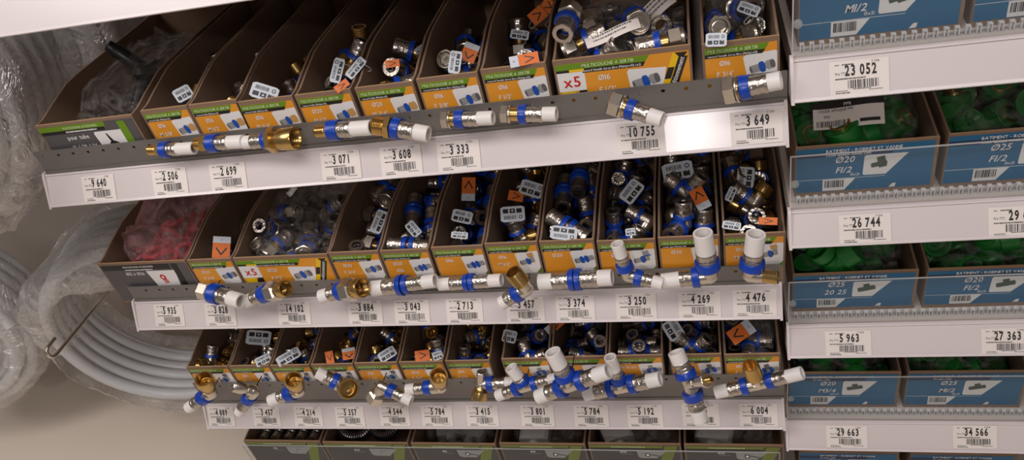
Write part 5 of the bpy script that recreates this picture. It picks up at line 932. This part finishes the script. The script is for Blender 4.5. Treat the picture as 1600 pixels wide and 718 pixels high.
HT = [
 ('crumpled white barcode tag at the rim of the Ø16 M 3/8 bin', 'a1', 286, 146, -28, 27, 22, 'white', {}),
 ('large white barcode tag lying over the rim of the Ø16 M 3/4 bin', 'a3', 413, 144, 17, 42, 25, 'white', {}),
 ('white tag far back in the Ø16 M 3/4 bin near the top edge', 'a3', 453, 36, -5, 38, 24, 'white', {'dz': -.03, 'loop': False}),
 ('small white tag half seen above the Ø16 M 3/4 bin pile', 'a3', 411, 88, -8, 22, 14, 'white', {'dz': -.02}),
 ('upright white tag with dark pictograms in the Ø20 M 1/2 bin', 'a4', 527, 110, -76, 40, 17, 'white', {'dz': .01}),
 ('slanted white barcode tag crossing the upright one in the Ø20 M 1/2 bin', 'a4', 556, 106, -50, 38, 15, 'white', {'dz': .012}),
 ('small orange tag under the two crossed white tags', 'a4', 534, 134, -38, 24, 12, 'plain', {'dz': .004}),
 ('orange tag above the fitting mouth in the Ø20 M 3/4 bin', 'a5', 613, 99, -8, 22, 12, 'plain', {'dz': .012}),
 ('folded white tag strip behind the fitting mouth in the Ø20 M 3/4 bin', 'a5', 657, 76, -35, 20, 9, 'white', {'dz': -.005}),
 ('upright white barcode tag at the rim of the Ø16 F 3/8 bin', 'a6', 711, 97, -82, 36, 19, 'white', {'dz': .006}),
 ('orange tag with white end in the Ø16 F 3/8 bin', 'a6', 734, 82, 112, 30, 24, 'orange', {'dz': .004}),
 ('wide orange tag with white end on the rim beside the x5 bin', 'a7', 819, 93, -12, 46, 18, 'orange', {'dz': .006}),
 ('white and dark tag hanging in the middle of the narrow Ø16 F 1/2 bin', 'a7', 812, 54, 8, 29, 15, 'white', {'dz': .0}),
 ('orange tag at the back of the narrow Ø16 F 1/2 bin', 'a7', 840, 24, -40, 26, 22, 'plain', {'dz': .004}),
 ('orange tag in the top corner of the narrow Ø16 F 1/2 bin', 'a7', 857, 9, 30, 22, 20, 'plain', {'dz': .008}),
 ('white tag at the front rim of the Ø16 F 3/4 bin', 'a9', 1119, 62, -2, 32, 22, 'white', {'dz': .006}),
 ('pale clear tag at the back of the Ø16 F 3/4 bin', 'a9', 1170, 14, 20, 34, 18, 'white', {'dz': .004}),
 ('orange tag with white top and V sign, alone on the middle shelf rim', 'b1', 346, 386, 94, 34, 26, 'orange', {'dz': .004, 'up': .15}),
 ('slanted white barcode tag in the Ø20 F 3/4 bin of the middle shelf', 'b3', 592, 346, -68, 38, 18, 'white', {'dz': .008}),
 ('curled white tag in the Ø20 Ø16 coupling bin', 'b4', 646, 358, 50, 26, 16, 'white', {'dz': .004, 'curl': .12}),
 ('orange tag with white lower end high in the Ø16 coupling bin', 'b5', 732, 295, -88, 38, 21, 'orange', {'dz': -.004}),
 ('white tag with pictograms in the middle of the Ø16 coupling bin', 'b5', 722, 338, 12, 32, 20, 'white', {'dz': .004}),
 ('plain white tag corner at the rim of the Ø16 coupling bin', 'b5', 718, 367, 4, 26, 11, 'white', {'dz': .004}),
 ('tilted white barcode tag high in the middle-shelf Ø16 M 1/2 bin', 'b6', 831, 295, 17, 38, 24, 'white', {'dz': .006}),
 ('white barcode tag nearest the rim of the middle-shelf Ø16 M 1/2 bin', 'b6', 801, 334, -4, 38, 25, 'white', {'dz': .006, 'flip': True}),
 ('dull orange tag between two white tags in the Ø16 M 1/2 bin', 'b6', 806, 306, 10, 24, 16, 'plain', {'dz': -.002}),
 ('white tag on the rim of the Ø20 coupling bin', 'b7', 881, 364, 7, 42, 22, 'white', {'dz': .006, 'flip': True}),
 ('steeply tilted white barcode tag in the Ø16 equal elbow bin', 'b8', 987, 299, -52, 38, 25, 'white', {'dz': .012}),
 ('small white tag corner at the rim of the Ø16 equal elbow bin', 'b8', 985, 362, -8, 15, 12, 'white', {'dz': .004, 'loop': False}),
 ('large white barcode tag high in the Ø20 equal elbow bin', 'b9', 1059, 267, -11, 47, 29, 'white', {'dz': .014}),
 ('orange diamond-set tag with white end in the Ø20 equal elbow bin', 'b9', 1094, 310, -118, 36, 22, 'orange', {'dz': .012}),
 ('upright white barcode tag high in the end bin of the middle shelf', 'b10', 1165, 277, -84, 34, 26, 'white', {'dz': .014}),
 ('narrow white tag edge in the end bin of the middle shelf', 'b10', 1142, 303, -66, 24, 12, 'white', {'dz': .012}),
 ('white tag lying near the rim of the end bin of the middle shelf', 'b10', 1143, 352, 8, 28, 13, 'white', {'dz': .010}),
 ('small orange tag in the right corner of the end bin of the middle shelf', 'b10', 1200, 345, 2, 28, 12, 'plain', {'dz': .012}),
 ('white pictogram tag at the back of the second lower-shelf bin', 'c1', 404, 527, 4, 37, 23, 'white', {'dz': .004, 'flip': True}),
 ('slanted white tag near the rim of the second lower-shelf bin', 'c1', 411, 562, -26, 24, 15, 'white', {'dz': .004}),
 ('slanted white barcode tag in the third lower-shelf bin', 'c2', 451, 557, -30, 38, 17, 'white', {'dz': .004}),
 ('small pointed orange tag at the rim of the fourth lower-shelf bin', 'c3', 515, 558, 80, 20, 12, 'plain', {'dz': .004}),
 ('white and orange tag at the rim of the fourth lower-shelf bin', 'c3', 545, 552, 82, 18, 20, 'orange', {'dz': .004}),
 ('slanted white barcode tag in the bin above 4 544', 'c4', 605, 553, -32, 28, 17, 'white', {'dz': .004}),
 ('orange tag in the bin above the left 5 784 price tag', 'c5', 660, 555, -8, 23, 17, 'plain', {'dz': .004}),
 ('small white tag beside the orange one above the left 5 784 tag', 'c5', 684, 555, -20, 16, 14, 'white', {'dz': .004}),
 ('white pictogram tag in the bin of Ø16 tees', 'c7', 796, 525, 12, 22, 20, 'white', {'dz': .006}),
 ('orange tag with white end between the tee bins at the top', 'c8', 866, 509, -40, 30, 15, 'orange', {'dz': .006}),
 ('white curved tag at the back of the bin behind the upright tee', 'c10', 1052, 515, 58, 32, 26, 'white', {'dz': .014, 'curl': .1}),
 ('orange and white tag in the last bin of the lower shelf', 'c11', 1158, 518, 146, 40, 24, 'orange', {'dz': .014}),
]
for lab, b, px, py, an, L, h, kd, kw in HT: hang_tag(lab, b, px, py, an, L, h, kd, **kw)

# ------------------------------------------------------------------ thin plastic bags and what they hold
def bag(label, bin_, x0, x1, y0, y1, z0, z1, seed, m='bag_film', amp=.012, extra=None, shape=1.0):
    """a crumpled closed bag lying in a bin, in bin coordinates"""
    root = thing('plastic_bag', label, 'plastic bag', BINS[bin_]['root'].matrix_world.copy())
    vs = []; fs = []; nu, nv = 40, 26
    for j in range(nv+1):
        p = PI*j/nv
        for i in range(nu):
            t = 2*PI*i/nu; e = .5
            sx = math.copysign(abs(math.cos(t)*math.sin(p))**e, math.cos(t)); sy = math.copysign(abs(math.sin(t)*math.sin(p))**e, math.sin(t)); sz = math.copysign(abs(math.cos(p))**.7, math.cos(p))
            P = Vector(((x0+x1)/2+sx*(x1-x0)/2, (y0+y1)/2+sy*(y1-y0)/2, (z0+z1)/2+sz*(z1-z0)/2))
            k = wob(P, 28, seed)*amp+abs(wob(P, 70, seed+3))*amp*.7
            if sz > -.2: P.z += k*1.4; P.y += wob(P, 40, seed+7)*amp*.5
            vs.append(P)
    for j in range(nv):
        for i in range(nu): fs.append((j*nu+i, j*nu+(i+1) % nu, (j+1)*nu+(i+1) % nu, (j+1)*nu+i))
    f = MB(); f.add(vs, fs, m); f.build('film', root, 180)
    return root
def sticker(bag_, px, py, ang, L, h, bz, lines, up=.35, name='paper_sticker', head=None):
    P = atz(px, py, bz); s = pxm(P); n = ((CAM-P).normalized()*(1-up)+Vector((0, 0, 1))*up).normalized()
    ex = (atp(px+math.cos(math.radians(ang))*20, py+math.sin(math.radians(ang))*20, P, n)-P).normalized(); M = frame(P, ex, n.cross(ex), n)
    w, hh = L/s, h/s; M = bag_.matrix_world.inverted() @ M
    T = lambda u, v, k=0: M @ Vector((u, v, .0003*k+.004*math.sin(u/w*5)))
    m = MB(); vs = []; fs = []
    for i in range(13):
        for v in (-hh/2, hh/2): vs.append(T(-w/2+w*i/12, v))
    for i in range(12): fs.append((2*i, 2*i+2, 2*i+3, 2*i+1))
    m.add(vs, fs, 'paper'); st = m.build(name, bag_)
    q = MB(); F = lambda u, v: T(u, v, 1.5)
    if head: 
        for i in range(12):
            a, b = -w/2+w*i/12, -w/2+w*(i+1)/12
            q.poly([T(a, hh*.26, 1), T(b, hh*.26, 1), T(b, hh*.5, 1), T(a, hh*.5, 1)], 'black_ink')
        text(q, head[0], 'white_ink', 0, hh*.31, hh*.17, lambda u, v: T(u, v, 2), 'c', .9)
        text(q, head[1], 'black_ink', -w*.42, hh*.13, hh*.13, F, 'l', .85)
        text(q, head[2], 'black_ink', -w*.30, -hh*.08, hh*.12, F, 'c', .9)
        barcode_w(q, -w*.45, -w*.05, -hh*.42, -hh*.2, F, 9)
        for i in range(5):
            a, b = w*.16+w*.28*i/5, w*.16+w*.28*(i+1)/5
            q.poly([F(a, -hh*.36), F(b, -hh*.36), F(b, -hh*.24), F(a, -hh*.24)], 'black_ink')
    else:
        for i in range(lines): smallprint_w(q, -w*.36, w*(.36-.1*(i % 2)), hh*(.3-.7*i/max(1, lines)), hh*.11, F, int(px)+i)
    q.build('print', st)
def barcode_w(mb, x0, x1, y0, y1, F, seed):
    r = random.Random(seed); x = x0; W = x1-x0
    while x < x1:
        w = r.uniform(.015, .04)*W; mb.poly([F(x, y0), F(x+w, y0), F(x+w, y1), F(x, y1)], 'black_ink'); x += w+r.uniform(.015, .04)*W
def smallprint_w(mb, x0, x1, y, h, F, seed):
    r = random.Random(seed); x = x0; W = x1-x0
    while x < x1:
        w = r.uniform(.02, .06)*W; mb.poly([F(x, y), F(x+w, y), F(x+w, y+h), F(x, y+h)], 'black_ink'); x += w+r.uniform(.012, .03)*W
def bw(k): B = BINS[k]; return B['W'], B['H'], B['root'].matrix_world
W, H, M = bw('a8'); bz = M.translation.z
b = bag('clear bag of fittings with two paper strips in the x5 Ø16 bin', 'a8', .007, W-.007, .014, .19, .004, .092, 11)
sticker(b, 957, 52, -20, 88, 17, bz+.098, 2); sticker(b, 1022, 14, -38, 66, 28, bz+.104, 3)
W, H, M = bw('b2'); b = bag('clear bag of fittings in the x5 Ø20 bin of the middle shelf', 'b2', .007, W-.007, .014, .20, .004, .095, 12)
sticker(b, 456, 298, -40, 18, 9, M.translation.z+.10, 1)
W, H, M = bw('a9'); bag('crumpled clear bag at the back of the Ø16 F 3/4 bin', 'a9', .006, W-.006, .07, .22, .03, .105, 13, amp=.010)
W, H, M = bw('c11'); bag('shiny clear bag strip in the last bin of the lower shelf', 'c11', .034, W-.005, .01, .14, .03, .098, 14, amp=.010)
# black pipe reamer in its bag
W, H, M = bw('a0')
def black_tool():
    C = M @ Vector((.084, .155, .070)); root = thing('pipe_reamer', 'black three-armed plastic pipe reamer bagged in the pour tube bin', 'pipe reamer', C)
    m = MB(); m.lathe([(-.018, 0), (-.018, .016), (-.012, .022), (.008, .023), (.016, .016), (.016, 0)], (0, 0, 0), (0, 0, 1), 'black_plastic', 18); m.build('hub', root, 40)
    for d, L, r in ((Vector((-.35, -.1, .55)), .066, .0105), (Vector((.85, .1, .05)), .062, .0095), (Vector((-.1, -.75, -.42)), .060, .010), (Vector((-.6, .5, -.35)), .052, .0095)):
        d.normalize(); m = MB()
        m.lathe([(.006, 0), (.006, r*1.15), (L*.35, r*1.1), (L*.8, r), (L*.82, r*.9), (L*.98, r*.8), (L, r*.5), (L, 0)], (0, 0, 0), d, 'black_plastic', 14); m.build('reaming_arm', root, 40)
black_tool()
bag('thin clear bag round the black reamer in the pour tube bin', 'a0', .02, W-.007, .02, .26, .004, .098, 15, amp=.010)
# red clips in a pinkish bag
W, H, M = bw('b0')
def red_clip(i, x, y, z, rz, rx):
    root = thing('pipe_clip', 'red plastic pipe clip inside the pinkish bag on the middle shelf', 'pipe clip', M @ Matrix.Translation((x, y, z)) @ Matrix.Rotation(rz, 4, 'Z') @ Matrix.Rotation(rx, 4, 'X'), 'red clips in the pinkish bag')
    m = MB(); pts = [(.013*math.cos(a), .013*math.sin(a), 0) for a in [math.radians(-50+280*k/16) for k in range(17)]]
    m.tube(pts, .0048, 'red_plastic', 10); m.build('ring', root, 60)
    for sx in (-1, 1):
        l = MB(); l.box((sx*.009-.003, -.034, -.004), (sx*.009+.003, -.0075, .004), 'red_plastic'); l.build('jaw', root)
r_ = random.Random(5)
for i in range(24):
    red_clip(i, .038+.028*(i % 4)+r_.uniform(-.003, .003), .045+.04*((i//4) % 3)+r_.uniform(-.005, .005), .016+.034*(i//12)+.016*(i % 2), r_.uniform(0, 6.28), r_.uniform(-.5, .5))
bag('pinkish clear bag of red clips bulging from the Ø12 à Ø26 bin', 'b0', .016, W-.010, .016, .26, .003, .112, 16, 'red_bag_film', amp=.016)
# bags of green parts in the right bay
for k, s, lab in (('r10', 21, 'clear bag of green elbows with a paper sheet on top'), ('r11', 22, 'clear bag of green elbows in the Ø25 F1/2 blue bin'), ('r20', 23, 'clear bag of green tees in the Ø25 20 25 blue bin'),
                  ('r21', 24, 'clear bag of green tees above the 27 363 price tag'), ('r30', 25, 'clear bag of green tees in the Ø20 M3/4 blue bin'), ('r31', 26, 'clear bag of green tees in the Ø25 M1/2 blue bin')):
    W, H, M = bw(k); b = bag(lab, k, .007, W-.007, .014, .23, .004, H+.014, s, amp=.010)
    if k == 'r10': sticker(b, 1325, 177, -5, 102, 44, M.translation.z+H+.022, 0, .3, 'paper_sheet', ('PPR', 'COUDE APPLIQUE PPR', 'Ø20'))

# ------------------------------------------------------------------ bottom shelf contents
def helix(path_f, turns, r, per=10):
    pts = []; n = turns*per
    for i in range(n+1):
        t = i/n; c, u, w = path_f(t); a = 2*PI*turns*t
        pts.append(c+(u*math.cos(a)+w*math.sin(a))*r)
    return pts
W, H, M = bw('d0')
for i in range(5):
    root = thing('bending_spring', 'straight steel bending spring leaning in the leftmost bottom box', 'bending spring', M @ Matrix.Translation((.030+i*.027, .026, .078+.002*(i % 2))), 'straight springs in the bottom box')
    d = Vector((.02*(i % 3-1), .95, -.17)).normalized(); u = d.orthogonal().normalized(); w = d.cross(u)
    m = MB(); m.tube(helix(lambda t: (d*(.25*t), u, w), 46, .0085, 9), .0021, 'spring_steel', 5); m.build('coil', root, 60)
    e = MB(); e.lathe([(0, .004), (0, .0085), (.008, .0095), (.012, .0095), (.012, .004)], (0, 0, 0), -d, 'nickel', 14); e.build('eye', root, 40)
W, H, M = bw('d1')
for i, (x, y, z, R_) in enumerate(((.045, .06, .074, .030), (.112, .065, .078, .033))):
    root = thing('bending_spring', ('curled steel bending spring at the left of its bottom box', 'curled steel bending spring at the right of its bottom box')[i], 'bending spring', M @ Matrix.Translation((x, y, z)) @ Matrix.Rotation(.45, 4, 'X') @ Matrix.Rotation(.2-.4*i, 4, 'Y'))
    m = MB(); m.tube(helix(lambda t: (Vector((R_*math.cos(6*t), R_*math.sin(6*t), .012*t)), Vector((math.cos(6*t), math.sin(6*t), 0)), Vector((0, 0, 1))), 44, .0095, 9), .0020, 'spring_steel', 5); m.build('coil', root, 60)
def lump(bin_, nm, label, x, y, z, sx, sy, sz, mt, rz):
    root = thing(nm, label, 'boxed part', BINS[bin_]['root'].matrix_world @ Matrix.Translation((x, y, z)) @ Matrix.Rotation(rz, 4, 'Z'))
    m = MB(); c = min(sx, sz)*.18
    pr = [(-sx/2+c, -sz/2), (sx/2-c, -sz/2), (sx/2, -sz/2+c), (sx/2, sz/2-c), (sx/2-c, sz/2), (-sx/2+c, sz/2), (-sx/2, sz/2-c), (-sx/2, -sz/2+c)]
    m.prism([(a, -sy/2, b_) for a, b_ in pr], (0, sy, 0), mt); m.build('block', root)
    k = MB(); k.lathe([(0, 0), (0, sz*.3), (.012, sz*.27), (.012, 0)], (0, -sy/2-.0001, 0), (0, -1, 0), mt, 16); k.build('boss', root, 40)
for k, s, lab in (('d2', 31, 'frosted clear bag in the box beside the curled springs'), ('d3', 32, 'clear bag round the white block on the bottom shelf'), ('d4', 33, 'crumpled clear bag in the bottom box under 5 192'), ('d5', 34, 'clear bag slumping over the rim of the rightmost bottom box')):
    W, H, M = bw(k); bag(lab, k, .010, W-.012, .006, .17, .003, H-.004, s, amp=.011)
lump('d2', 'clamp_block', 'grey clamp block in the frosted bag beside the curled springs', .05, .07, .062, .05, .06, .03, 'grey_ink', .3)
lump('d2', 'clamp_block', 'grey clamp block nearer the right side of the frosted bag', .105, .06, .060, .045, .05, .03, 'grey_ink', -.3)
lump('d3', 'clamp_block', 'white block showing through the bag above Ø18', .055, .045, .072, .052, .05, .032, 'bag_block', .05)
lump('d4', 'clamp_block', 'pale block in the crumpled bag under 5 192', .04, .05, .064, .05, .05, .03, 'bag_block', .4)
lump('d5', 'clamp_block', 'pale block in the rightmost bottom bag', .05, .05, .066, .06, .05, .03, 'bag_block', -.2)
